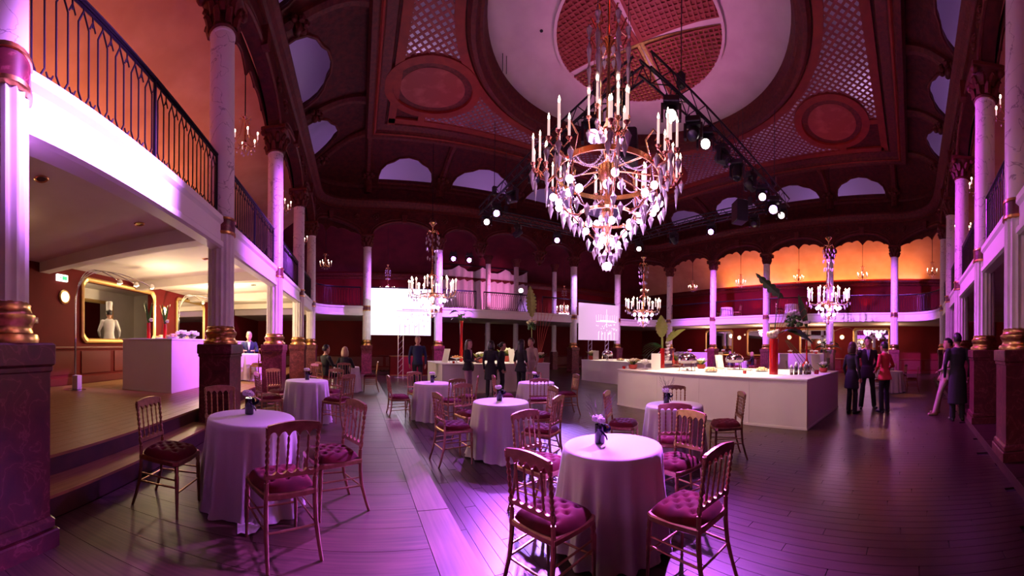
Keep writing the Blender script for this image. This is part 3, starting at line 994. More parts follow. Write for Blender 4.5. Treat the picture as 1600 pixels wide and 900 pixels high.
def column(x, y, z0, label, group):
    t = thing('column', label, 'column', (x, y, z0), 0, group)
    p = place(plinth_me, 'plinth', t, (0, 0, 0), None, (1, 1, (1.5 - z0) / 1.5))
    place(cap_me, 'plinth_cap', p)
    b = place(base_me, 'column_base', t, (0, 0, -z0)); b['label'] = 'gilded moulded column base'
    place(flute_me, 'fluted_shaft', t, (0, 0, -z0))
    q = place(band_me, 'column_band', t, (0, 0, -z0))
    place(bandg_me, 'band_moulding', q)
    place(shaft_me, 'shaft', t, (0, 0, -z0))
    place(capital_me, 'capital', t, (0, 0, 0.15 - z0))


ordn = ['first', 'second', 'third', 'fourth', 'fifth', 'sixth']
lw = ['nearest white marble column cut off by the left picture edge', 'tall white marble column at the corner of the white serving counter',
      'third white marble column of the left row, behind the small table on the walkway', 'fourth white marble column of the left row counting from the picture edge',
      'last and slimmest white marble column of the left row before the corner']
for k, (x, y) in enumerate(LN[1:]):
    column(x, y, WZ, lw[k], 'columns of the left row')
fw = {0: 'white column just left of the big bright projection screen', 1: 'white column behind the chandelier beside the bright screen',
      4: 'purple lit white column just left of the pink projection screen', 5: 'white column just right of the pink projection screen'}
for k in fw:
    column(AN[k][0], AN[k][1], 0.0, fw[k], 'columns of the far row')
for k in (2, 3):
    x, y = AN[k]
    t = thing('hanging_capital', ['carved capital hanging without a column, left of the two', 'carved capital hanging without a column, right of the two'][k - 2], 'capital', (x, y, 6.25), 0, 'hanging capitals of the far arches')
    MB().lathe([(0.03, -0.22), (0.10, -0.16), (0.08, -0.08), (0.20, 0.0), (0.21, 0.05)], 14).build('boss', 'carved2', t, smooth=True)
    place(capital_me, 'capital', t, (0, 0, -6.1))
bw = ['far right wall column in front of the pale chandelier by the pink screen', 'far right wall column left of the tall red vase', 'far right wall column behind the dark green leaf of the red vase bouquet',
      'far right wall column hidden behind the chandelier on the right', 'far right wall column behind the woman in the red jacket']
for k, (x, y) in enumerate(BN):
    column(x, y, 0.0, bw[k], 'columns of the far right wall')
rw = ['farthest white column of the right row', 'white column second from the far end of the right row', 'white column of the right row behind the leaning man', 'white fluted column of the right row next to the nearest one', 'nearest white column at the right picture edge']
for k, (x, y) in enumerate(RN[:5]):
    column(x, y, 0.148, rw[k], 'columns of the right row')
back_cols = [(7.75, 20.2), (9.65, 20.2), (12.5, 20.2)]
bk = ['slim column behind the far balcony, left of three', 'slim column behind the far balcony, middle of three', 'slim column behind the far balcony, right of three']
for k, (x, y) in enumerate(back_cols):
    t = thing('slim_column', bk[k], 'column', (x, y, 0), 0, 'slim columns behind the far balcony')
    MB().box((0, 0, 0.6), (0.4, 0.4, 1.2)).build('plinth', 'redmarble', t)
    MB().lathe([(0.2, 1.2), (0.18, 1.3), (0.16, 1.35), (0.16, 2.98)], 16).build('lower_shaft', 'flute', t, smooth=True)
    MB().lathe([(0.2, 3.41), (0.16, 3.5), (0.15, 6.6)], 16).build('shaft', 'marble', t, smooth=True)
    MB().lathe([(0.16, 6.55), (0.2, 6.6), (0.2, 6.8), (0.3, 6.95), (0.3, 7.05)], 12).build('capital', 'carved2', t, smooth=True)

# ------------------------------------------------------------------ balcony railings
PER = 0.225


def baluster_mesh():
    mb = MB()
    w, r = 0.062, 0.0095
    for s in (-1, 1):
        mb.tube([(0, 0, 0.02), (0, 0, 0.06), (s * w, 0, 0.17), (s * w, 0, 0.74), (0, 0, 0.86), (0, 0, 0.90)], r, 5)
    for zz, up in ((0.02, 1), (0.90, -1)):
        x = PER / 2
        mb.tube([(x, 0, zz), (x, 0, zz + up * 0.10)], r, 5)
        for s in (-1, 1):
            mb.tube([(x, 0, zz + up * 0.06), (x + s * 0.035, 0, zz + up * 0.13)], r * 0.9, 5)
    return mb.mesh('baluster', 'iron')


bal_me = baluster_mesh()
side_names = {'left': 'left balcony', 'far': 'far balcony', 'right_far': 'far right balcony', 'right': 'right balcony', 'corner': 'curved balcony corner'}
rail_labels = {
    1: 'black iron balcony railing glowing blue above the nearest white fascia', 2: 'black iron balcony railing behind the tall column by the counter',
    3: 'short black iron railing section after the third left column', 4: 'black iron railing section between the last two left columns',
    5: 'black curved balcony railing over the seated couple in the left corner', 6: 'black balcony railing above the big bright screen',
    7: 'black balcony railing left of the hanging capitals', 8: 'black balcony railing in the middle of the far side', 9: 'black balcony railing left of the purple lit column',
    10: 'black balcony railing behind the pink screen', 11: 'curved balcony railing right of the pink screen', 12: 'balcony railing of the far right side, first section after the curve',
    13: 'balcony railing left of the tall red vase on the far right side', 14: 'balcony railing behind the red vase bouquet', 15: 'pale lit balcony railing behind the right chandelier',
    16: 'dark curved balcony railing above the woman in the red jacket', 17: 'farthest railing section of the right balcony', 18: 'second farthest railing section of the right balcony',
    19: 'railing section behind the fluted right column', 20: 'nearest railing section of the right balcony', 21: 'railing section beyond the nearest right column'}
for i, b in enumerate(BAYS):
    if i in (0, 21):
        continue
    t = thing('balcony_railing', rail_labels.get(i, 'black balcony railing'), 'railing', (*b.P(0.5), 3.42), 0, 'balcony railings')
    o = Vector((*b.P(0.5), 3.42))
    L = b.len if b.c is None else b.len * 1.08
    e = 0.21 / L
    N = 1 if b.c is None else 12
    pts = [Vector((*b.P(e + (1 - 2 * e) * k / N), 3.42 + 0.93)) - o for k in range(N + 1)]
    MB().tube(pts, 0.035, 8, flat=0.6).build('handrail', 'iron', t, smooth=True)
    MB().tube([p - Vector((0, 0, 0.035)) for p in pts], 0.014, 5).build('under_rail', 'iron', t)
    MB().tube([p - Vector((0, 0, 0.91)) for p in pts], 0.014, 5).build('bottom_rail', 'iron', t)
    n = int((L - 0.5) / PER)
    single = b.side in ('left', 'right') or i in (15, 16)
    big = MB()
    for k in range(n):
        u = e + (1 - 2 * e) * (k + 0.5) / n
        p = Vector((*b.P(u), 3.42)) - o
        q = Vector(b.P(min(1, u + 0.01))) - Vector(b.P(u - 0.01))
        rz = math.atan2(q.y, q.x)
        if single:
            place(bal_me, 'baluster', t, p, (0, 0, rz))
        else:
            cs, sn = math.cos(rz), math.sin(rz)
            big.add([(p.x + v.co.x * cs, p.y + v.co.x * sn, p.z + v.co.z) for v in bal_me.vertices], [tuple(f.vertices) for f in bal_me.polygons])
    if not single:
        stuff(big.build('balusters', 'iron', t))
    for u in ((e, 0.5, 1 - e) if i < 3 else (e, 1 - e)):
        p = Vector((*b.P(u), 3.42)) - o
        MB().tube([p, p + Vector((0, 0, 0.93))], 0.022, 6).build('post', 'iron', t)

# ------------------------------------------------------------------ gilt ballroom chair
def bobbin(p0, p1, n, r, rmin=0.55, seg=7):
    p0, p1 = Vector(p0), Vector(p1)
    pts, rad = [], []
    N = n * 4
    for k in range(N + 1):
        t = k / N
        pts.append(p0.lerp(p1, t))
        rad.append(r * (rmin + (1 - rmin) * abs(math.sin(PI * n * t))))
    return pts, rad


def chair_parts():
    d = {}
    # seat frame: rounded trapezoid
    def trap(s, z):
        return [(x * s, y * s, z) for x, y in ((-0.185, -0.195), (-0.10, -0.205), (0.10, -0.205), (0.185, -0.195), (0.205, 0.0), (0.21, 0.15), (0.19, 0.19), (0.0, 0.205), (-0.19, 0.19), (-0.21, 0.15), (-0.205, 0.0))]
    d['seat_frame'] = MB().rings([trap(0.95, 0.405), trap(1.0, 0.415), trap(1.0, 0.44), trap(0.97, 0.45)], True, True).mesh('seat_frame', 'gilt')
    # buttoned velvet cushion
    mb = MB()
    N = 26
    rs = []
    tufts = [(x, y) for x in (-0.11, 0, 0.11) for y in (-0.11, 0, 0.11)] + [(x, y) for x in (-0.055, 0.055) for y in (-0.055, 0.055)]
    for i in range(N + 1):
        row = []
        for j in range(N + 1):
            u, v = -1 + 2 * i / N, -1 + 2 * j / N
            # squircle map
            x = u * math.sqrt(1 - 0.28 * v * v) * 0.208
            y = v * math.sqrt(1 - 0.28 * u * u) * 0.203
            x *= 1.0 if y > 0 else 1 - 0.1 * (-y / 0.2)
            e = max(abs(u), abs(v))
            z = 0.452 + 0.062 * (1 - max(0, (e - 0.55) / 0.45) ** 2.2)
            for tx, ty in tufts:
                z -= 0.034 * math.exp(-((x - tx) ** 2 + (y - ty) ** 2) / 0.00036)
            row.append((x, y, z))
        rs.append(row)
    mb.rings(rs, closed=False)
    d['seat_cushion'] = mb.mesh('seat_cushion', 'velvet', 'all')
    # front legs, turned
    for s, nm in ((-1, 'fl'), (1, 'fr')):
        mb = MB()
        mb.tube([(s * 0.185, 0.17, 0.41), (s * 0.186, 0.172, 0.37), (s * 0.187, 0.173, 0.35), (s * 0.188, 0.175, 0.33), (s * 0.19, 0.178, 0.18), (s * 0.192, 0.181, 0.02), (s * 0.192, 0.181, 0.0)],
                [0.017, 0.019, 0.013, 0.019, 0.015, 0.010, 0.012], 8)
        d[nm] = mb.mesh('leg', 'gilt', True)
        mb = MB()
        mb.tube([(s * 0.168, -0.185, 0.45), (s * 0.17, -0.186, 0.35), (s * 0.172, -0.20, 0.22), (s * 0.178, -0.235, 0.09), (s * 0.182, -0.265, 0.0)], [0.016, 0.016, 0.015, 0.013, 0.012], 8)
        d['b' + nm] = mb.mesh('leg', 'gilt', True)
        mb = MB()
        mb.tube([(s * 0.168, -0.185, 0.44), (s * 0.168, -0.188, 0.52)], 0.015, 8)
        p, r = bobbin((s * 0.168, -0.188, 0.52), (s * 0.172, -0.226, 0.84), 8, 0.0155)
        mb.tube(p, r, 8)
        mb.tube([(s * 0.172, -0.226, 0.83), (s * 0.172, -0.228, 0.875)], [0.014, 0.017], 8)
        d['p' + nm] = mb.mesh('back_post', 'gilt', True)
        d['s' + nm] = MB().tube([(s * 0.189, 0.176, 0.24), (s * 0.172, -0.200, 0.22)], 0.008, 6).tube([(s * 0.188, 0.175, 0.30), (s * 0.171, -0.192, 0.29)], 0.007, 6).mesh('stretcher', 'gilt')
    d['sf'] = MB().tube([(-0.188, 0.177, 0.20), (0.188, 0.177, 0.20)], 0.008, 6).mesh('stretcher', 'gilt')
    d['sb'] = MB().tube([(-0.172, -0.202, 0.21), (0.172, -0.202, 0.21)], 0.008, 6).mesh('stretcher', 'gilt')

    def slab(lo, hi, y0f, name, th=0.022, N=60):
        rs = []
        for k in range(N + 1):
            x = -0.185 + 0.37 * k / N
            l, h = lo(x), hi(x)
            yl, yh = y0f(l), y0f(h)
            rs.append([(x, yl - th / 2, l), (x, yh - th / 2, h), (x, yh + th / 2, h), (x, yl + th / 2, l)])
        return MB().rings(rs, True, True).mesh(name, 'gilt', 50)
    yz = lambda z: -0.188 - 0.12 * (z - 0.52)
    per = 0.344 / 5

    def frac(x):
        return ((x + 0.172) / per) % 1.0
    d['top_rail'] = slab(lambda x: 0.80 + (0.045 * math.sin(PI * frac(x)) ** 0.55 if abs(x) < 0.172 else 0.03), lambda x: 0.885 + 0.022 * math.cos(x / 0.185 * PI / 2) - (0.012 if abs(x) > 0.175 else 0), yz, 'top_rail')
    d['lower_rail'] = slab(lambda x: 0.545, lambda x: 0.60 - (0.030 * math.sin(PI * frac(x)) ** 0.55 if abs(x) < 0.172 else 0.02), yz, 'lower_rail', 0.02)
    for k in range(4):
        x = -0.172 + per * (k + 1)
        p, r = bobbin((x, yz(0.59), 0.59), (x, yz(0.81), 0.81), 5, 0.0095, 0.6, 6)
        d['spindle%d' % k] = MB().tube(p, r, 6).mesh('spindle', 'gilt', True)
    return d


CH = chair_parts()
CHN = {'fl': 'leg', 'fr': 'leg', 'bfl': 'leg', 'bfr': 'leg', 'pfl': 'back_post', 'pfr': 'back_post', 'sfl': 'stretcher', 'sfr': 'stretcher', 'sf': 'stretcher', 'sb': 'stretcher'}


def chair(loc, target, label, group, turn=0.0, push=0.71):
    rz = face_to(loc, target) + R_(turn)
    dv = Vector((loc[0] - target[0], loc[1] - target[1]))
    if 0.3 < dv.length < push:
        dv = dv.normalized() * push
        loc = (target[0] + dv.x, target[1] + dv.y) + tuple(loc[2:])
    t = thing('gilt_chair', label, 'chair', (loc[0], loc[1], loc[2] if len(loc) > 2 else 0.0), rz, group)
    for k, me in CH.items():
        o = place(me, CHN.get(k, 'spindle' if k.startswith('spindle') else k), t)
    return t


# ------------------------------------------------------------------ round tables under floor-length cloths
def cloth_mesh(seed, R=0.385, H=0.74, flare=0.055):
    rnd = random.Random(seed)
    ph = [rnd.uniform(0, 6.28) for _ in range(6)]
    nf = rnd.choice([13, 14, 15])
    seg = 120
    rs = []
    for r, z in ((0.02, H), (R * 0.6, H), (R * 0.93, H), (R - 0.012, H - 0.001), (R, H - 0.012)):
        rs.append([(r * math.cos(2 * PI * k / seg), r * math.sin(2 * PI * k / seg), z) for k in range(seg)])
    for i in range(1, 17):
        t = i / 16
        ring = []
        for k in range(seg):
            a = 2 * PI * k / seg
            w = math.sin(nf * a + ph[0] + 0.6 * math.sin(2 * a + ph[1])) + 0.55 * math.sin((nf + 9) * a + ph[2]) + 0.5 * math.sin(5 * a + ph[3] + t)
            amp = 0.026 * min(1, t * 1.6)
            puddle = 0.025 * max(0, t - 0.9) / 0.1 * (0.6 + 0.4 * math.sin(4 * a + ph[4]))
            r = R + 0.006 + flare * t ** 1.3 + amp * w + puddle
            z = (H - 0.012) * (1 - t) + 0.006 + (0.018 * max(0, t - 0.9) * 10 * max(0, math.sin(3 * a + ph[5])))
            ring.append((r * math.cos(a), r * math.sin(a), z))
        rs.append(ring)
    return MB().rings(rs, True, False).mesh('tablecloth', 'cloth', 'all')


CL = [cloth_mesh(s) for s in (1, 5, 9)]
top_me = MB().lathe([(0.37, 0.705), (0.37, 0.73)], 32).mesh('tabletop', 'riser')
ped_me = MB().lathe([(0.25, 0.0), (0.25, 0.02), (0.05, 0.05), (0.03, 0.1), (0.03, 0.70)], 16).mesh('pedestal', 'iron', True)


def table(x, y, z, label, k=0, rz=0.0, s=1.0):
    t = thing('round_table', label, 'table', (x, y, z), rz, 'round tables under white cloths')
    t.scale = (s, s, 1)
    place(CL[k % 3], 'tablecloth', t)
    place(top_me, 'tabletop', t)
    place(ped_me, 'pedestal', t)
    return t


def vase(x, y, z, label, rz=0.0, twig=False, bow=True, tall=0.15):
    t = thing('flower_vase', label, 'vase', (x, y, z), rz, 'vases on the round tables')
    t['group'] = 'vases on the round tables'
    MB().lathe([(0.036, 0.0), (0.040, 0.006), (0.040, tall), (0.036, tall), (0.034, 0.02)], 20).build('vase', 'blackglass', t, smooth=True)
    if bow:
        mb = MB()
        for s in (0.7, 1.25):
            pts = []
            for k in range(9):
                a = k / 8 * PI
                pts.append((s * (0.030 + 0.036 * math.sin(a)), -0.02 - 0.01 * math.cos(a), tall * 0.85 + 0.028 * math.cos(a)))
            mb.tube(pts, 0.016, 5, flat=0.3)
        mb.tube([(0.0, -0.045, tall * 0.8), (0.05, -0.07, tall * 0.5), (0.06, -0.06, tall * 0.3)], 0.015, 5, flat=0.25)
        mb.ball((0, -0.042, tall * 0.85), 0.02, 7, 5)
        mb.build('ribbon', 'ribbon', t, smooth=True)
    rnd = random.Random(int(x * 100) + int(y * 10))
    for k in range(4):
        a = k * 1.57 + rnd.random()
        r = 0.034 if k else 0.0
        c = (r * math.cos(a), r * math.sin(a), tall + 0.03 + 0.012 * rnd.random())
        mb = MB()
        mb.ball(c, 0.022, 7, 5)
        for q in range(7):
            b = q * 0.9
            mb.ball((c[0] + 0.019 * math.cos(b), c[1] + 0.019 * math.sin(b), c[2] + 0.004 + 0.007 * (q % 2)), (0.015, 0.015, 0.019), 6, 4)
        mb.build('bloom', 'petal', t, smooth=True)
    if twig:
        mb = MB()
        for k in range(7):
            a = k * 0.95 + rnd.random()
            e = Vector((0.10 * math.cos(a), 0.10 * math.sin(a), tall + 0.16 + 0.10 * rnd.random()))
            mb.tube([(0, 0, tall - 0.02), e * 0.55 + Vector((0, 0, 0.06)), e], [0.003, 0.0025, 0.0015], 4)
            for q in range(4):
                b = a + (q - 1.5) * 0.5
                f = e * (0.6 + 0.1 * q)
                mb.tube([f, f + Vector((0.04 * math.cos(b), 0.04 * math.sin(b), 0.04))], [0.002, 0.001], 4)
        mb.build('twigs', 'hairgrey', t)
    return t


TB = [
    # x, y, z, table label, vase label, twig, chairs: (x, y, label, turn)
    (-0.93, 2.98, WZ, 'large round table with trailing white cloth at lower left, on the walkway', 'black vase with dark bow on the lower left table', False, 1,
     [(-0.52, 2.36, 'gilt chair seen from behind in front of the lower left table', 0), (-1.52, 2.62, 'gilt chair with dark seat left of the lower left table, by the steps', -32),
      (-0.22, 2.98, 'gilt chair with tufted red seat right of the lower left table', 28), (-1.42, 3.60, 'gilt chair behind the lower left table, near the dark plinth', 0)]),
    (1.83, 2.07, 0, 'round table with white cloth nearest the camera, centre right', 'black ribboned vase on the nearest centre table', True, 0,
     [(1.16, 1.86, 'gilt chair with glowing magenta tufted seat left of the nearest centre table', 0), (1.86, 1.38, 'gilt chair with dark red tufted seat right of the nearest centre table', 0),
      (1.60, 2.74, 'gilt chair at the back left of the nearest centre table', 0), (2.48, 2.02, 'gilt chair at the back right of the nearest centre table', 0)]),
    (1.94, 4.52, 0, 'round white clothed table in mid floor with four chairs', 'dark vase of white roses on the mid floor table', False, 2,
     [(1.30, 4.44, 'gilt chair left of the mid floor table, turned sideways', 0), (2.20, 3.92, 'gilt chair with red seat in front of the mid floor table', 12),
      (1.74, 5.16, 'gilt chair behind the mid floor table, its back to the people', 0), (2.62, 4.66, 'gilt chair right of the mid floor table', -20)]),
    (3.74, 2.98, 0, 'round white clothed table close to the long front counter', 'dark vase with twigs on the table by the front counter', True, 1,
     [(3.36, 3.50, 'gilt chair left of the table by the front counter', 0), (4.18, 2.52, 'gilt chair standing alone at the right of the table by the front counter', 0),
      (3.22, 2.56, 'gilt chair in front of the table by the front counter', 0), (4.26, 3.40, 'gilt chair between the table and the front counter', 0)]),
    (-0.93, 6.35, WZ, 'round white clothed table on the walkway past the tall column', 'small vase on the second walkway table', False, 0,
     [(-1.50, 6.00, 'gilt chair left of the second walkway table', 0), (-0.36, 5.96, 'gilt chair with red seat right of the second walkway table', 0),
      (-1.50, 6.75, 'gilt chair at the back left of the second walkway table', 0), (-0.56, 6.98, 'gilt chair at the back right of the second walkway table', 0)]),
    (1.54, 7.16, 0, 'round white clothed table in front of the standing man in navy', 'dark vase on the table in front of the standing man in navy', False, 2,
     [(0.90, 7.10, 'gilt chair seen from the side left of the table before the man in navy', 0), (1.74, 6.50, 'gilt chair in front of the table before the man in navy', 0),
      (1.36, 7.82, 'gilt chair behind the table before the man in navy', 0), (2.16, 6.90, 'gilt chair right of the table before the man in navy', 0)]),
    (3.71, 6.71, 0, 'round white clothed table near the person in the beige coat', 'vase on the table near the person in the beige coat', False, 0,
     [(3.42, 6.10, 'gilt chair in front of the table near the beige coat', 0), (4.40, 6.55, 'gilt chair at the right of the table near the beige coat, against the purple floor', 0),
      (3.06, 6.84, 'gilt chair left of the table near the beige coat', 0), (4.02, 7.36, 'gilt chair behind the table near the beige coat', 0)]),
    (-0.35, 10.6, WZ, 'round white table of the seated couple on the walkway', 'small white flowers on the table of the seated couple', False, 1,
     [(-0.95, 10.15, 'gilt chair with the black dressed sitter on the left', 0), (-0.38, 9.92, 'gilt chair with the blond sitter in black', 0), (0.30, 10.60, 'gilt chair standing empty right of the seated couple', 0),
      (-1.30, 8.95, 'gilt chair standing alone behind the second walkway table', 160)]),
    (12.6, 0.72, 0, 'front one of two white tables beyond the woman in the red jacket', 'vase on the front table beyond the red jacket', False, 2,
     [(12.0, 1.05, 'gilt chair left of the front table beyond the red jacket', 0), (12.6, 0.06, 'gilt chair right of the front table beyond the red jacket', 0)]),
    (14.7, 1.15, 0, 'rear one of two white tables beyond the woman in the red jacket', 'vase on the rear table beyond the red jacket', False, 0,
     [(14.5, 0.48, 'gilt chair right of the rear table beyond the red jacket', 0), (15.3, 0.95, 'gilt chair behind the rear table beyond the red jacket', 0)]),
]
for (x, y, z, tl, vl, tw, ck, chs) in TB:
    table(x, y, z, tl, ck, x * 3 + y)
    far = math.hypot(x, y) > 8
    off = (-0.05, 0.10) if y < 4 else (0, 0.05)
    vase(x + off[0], y + off[1], z + 0.742, vl, face_to((x, y), (0, 0)) + PI, tw, not far, 0.15 if not far else 0.12)
    for (cx, cy, lab, turn) in chs:
        chair((cx, cy, z), (x, y), lab, 'gilt chairs around the round tables', turn)
# the cloth tail trailing on the floor by the lower left table is part of that table
tt = [o for o in C.objects if o.name == 'round_table'][0]
mb = MB()
rs = []
for i in range(8):
    row = []
    for j in range(6):
        u, v = i / 7, j / 5 - 0.5
        row.append((0.34 + 0.24 * u, 0.02 - 0.06 * u + 0.26 * v * (1 - 0.5 * u), 0.012 + 0.05 * (1 - u) ** 2 + 0.008 * math.sin(9 * v + 4 * u)))
    rs.append(row)
tl_ = MB().rings(rs, closed=False).build('cloth_tail', 'cloth', tt, smooth='all', rot=(0, 0, -1.05 - tt.rotation_euler.z - 0.2))

# ------------------------------------------------------------------ buffet counters
def counter(x0, x1, y0, y1, z0, z1, label, name='buffet_counter'):
    cx, cy = (x0 + x1) / 2, (y0 + y1) / 2
    t = thing(name, label, 'counter', (cx, cy, z0))
    w, d, h = x1 - x0, y1 - y0, z1 - z0
    MB().box((0, 0, h / 2 - 0.01), (w, d, h - 0.06)).build('skirt', 'drape', t)
    MB().bbox((0, 0, h - 0.022), (w + 0.03, d + 0.03, 0.04), 0.008).build('counter_top', 'cloth', t)
    MB().box((0, 0, 0.02), (w + 0.02, d + 0.02, 0.04)).build('floor_trim', 'drape', t)
    for s in (-1, 1):
        for k in range(1, int(max(w, d) / 1.2)):
            q = -max(w, d) / 2 + 1.2 * k
            if d > w:
                MB().box((s * (w / 2 + 0.001), q, h / 2 - 0.02), (0.006, 0.012, h - 0.1)).build('skirt_seam', 'drape', t)
            else:
                MB().box((q, s * (d / 2 + 0.001), h / 2 - 0.02), (0.012, 0.006, h - 0.1)).build('skirt_seam', 'drape', t)
    return t


BZ = 0.95
counter(6.25, 9.0, 1.92, 6.9, 0, BZ, 'long white buffet counter in the middle of the floor, corner facing the camera')
counter(2.6, 6.45, 10.7, 13.0, 0, BZ, 'white buffet counter behind the group of women')
counter(9.7, 12.2, 8.2, 13.2, 0, BZ, 'white buffet counter below the pink screen')
counter(-4.85, -3.6, 6.15, 8.3, PZ, 1.62, 'square white serving counter on the platform in front of the chef', 'serving_counter')
counter(-4.9, -3.9, 10.4, 12.6, PZ, 1.62, 'white serving counter farther back under the left balcony', 'serving_counter')
counter(19.6, 20.6, 4.9, 8.0, 0, 1.25, 'white counter under the far right balcony behind the red vases', 'serving_counter')
counter(19.6, 20.5, 12.2, 15.4, 0, 1.25, 'white counter under the far right balcony left of the columns', 'serving_counter')
counter(1.6, 3.5, 17.6, 18.2, 0, 1.0, 'low dark red bar below the bright screen', 'bar_counter')
for o in C.objects:
    if o.name.startswith('bar_counter'):
        for ch in o.children:
            ch.data = ch.data.copy(); ch.data.materials[0] = M['redwall'] if ch.name.startswith('skirt') else M['gold']

# ------------------------------------------------------------------ chandeliers
candle_me = MB().lathe([(0.016, 0.0), (0.017, 0.01), (0.016, 0.34), (0.012, 0.345)], 8).mesh('candle', 'wax', True)
candle_s_me = MB().lathe([(0.016, 0.0), (0.017, 0.01), (0.016, 0.22), (0.012, 0.225)], 8).mesh('candle', 'wax', True)
flame_me = MB().lathe([(0.004, 0.0), (0.015, 0.02), (0.016, 0.035), (0.009, 0.065), (0.0, 0.095)], 8).mesh('flame', 'flame', True)
cup_me = MB().lathe([(0.008, -0.06), (0.02, -0.05), (0.012, -0.035), (0.035, -0.012), (0.042, 0.0), (0.02, 0.004)], 10).mesh('candle_cup', 'copper', True)
drop_me = MB().octa((0, 0, -0.045), 0.028, 0.045, 0.085).mesh('crystal_drop', 'crystal')
long_me = MB().octa((0, 0, -0.07), 0.022, 0.07, 0.17).octa((0, 0, 0.02), 0.014, 0.02).mesh('crystal_drop', 'crystal')
globe_me = MB().ball((0, 0, 0), 0.052, 12, 8).mesh('globe_bulb', 'globe', 'all')

ch = thing('crystal_chandelier', 'huge glowing crystal chandelier hanging close to the camera, centre top', 'chandelier', (3.36, 3.97, 2.6))
MB().lathe([(0.0, 0.30), (0.03, 0.33), (0.02, 0.40), (0.07, 0.48), (0.03, 0.58), (0.03, 0.75), (0.09, 0.88), (0.05, 1.0), (0.035, 1.2), (0.10, 1.34), (0.14, 1.42), (0.14, 1.58), (0.06, 1.66), (0.03, 1.8),
            (0.05, 2.0), (0.09, 2.12), (0.04, 2.22), (0.025, 2.5), (0.04, 2.7), (0.025, 2.8), (0.022, 3.2), (0.05, 3.34), (0.09, 3.44), (0.04, 3.52), (0.02, 3.7), (0.03, 3.95), (0.012, 4.1)], 14, cap=False).build('stem', 'brass', ch, smooth=True)
MB().tube([(0, 0, 4.1), (0, 0, 7.88)], 0.014, 6).build('suspension_cable', 'iron', ch)
hp = [(0.75, 1.40), (0.77, 1.40), (0.775, 1.47), (0.75, 1.47)]
hoop = MB().lathe(hp + [hp[0]], 64, cap=False).build('hoop', 'brass', ch, smooth=30)
for k in range(8):
    a = k * PI / 4
    MB().tube([(0.12 * math.cos(a), 0.12 * math.sin(a), 1.50), (0.75 * math.cos(a), 0.75 * math.sin(a), 1.44)], 0.011, 6).build('spoke', 'brass', hoop)
lp = [(0.42, 0.80), (0.435, 0.80), (0.435, 0.84), (0.42, 0.84)]
MB().lathe(lp + [lp[0]], 40, cap=False).build('lower_hoop', 'brass', ch, smooth=30)


def put_candle(parent, x, y, z, tall=True):
    c = place(candle_me if tall else candle_s_me, 'candle', parent, (x, y, z))
    place(flame_me, 'flame', c, (0, 0, 0.34 if tall else 0.22))
    place(cup_me, 'candle_cup', parent, (x, y, z))


def swag(p0, p1, sag, n):
    p0, p1 = Vector(p0), Vector(p1)
    mb = MB()
    for k in range(n + 1):
        t = k / n
        p = p0.lerp(p1, t) - Vector((0, 0, sag * 4 * t * (1 - t)))
        mb.ball(p, 0.012, 6, 4)
    return mb


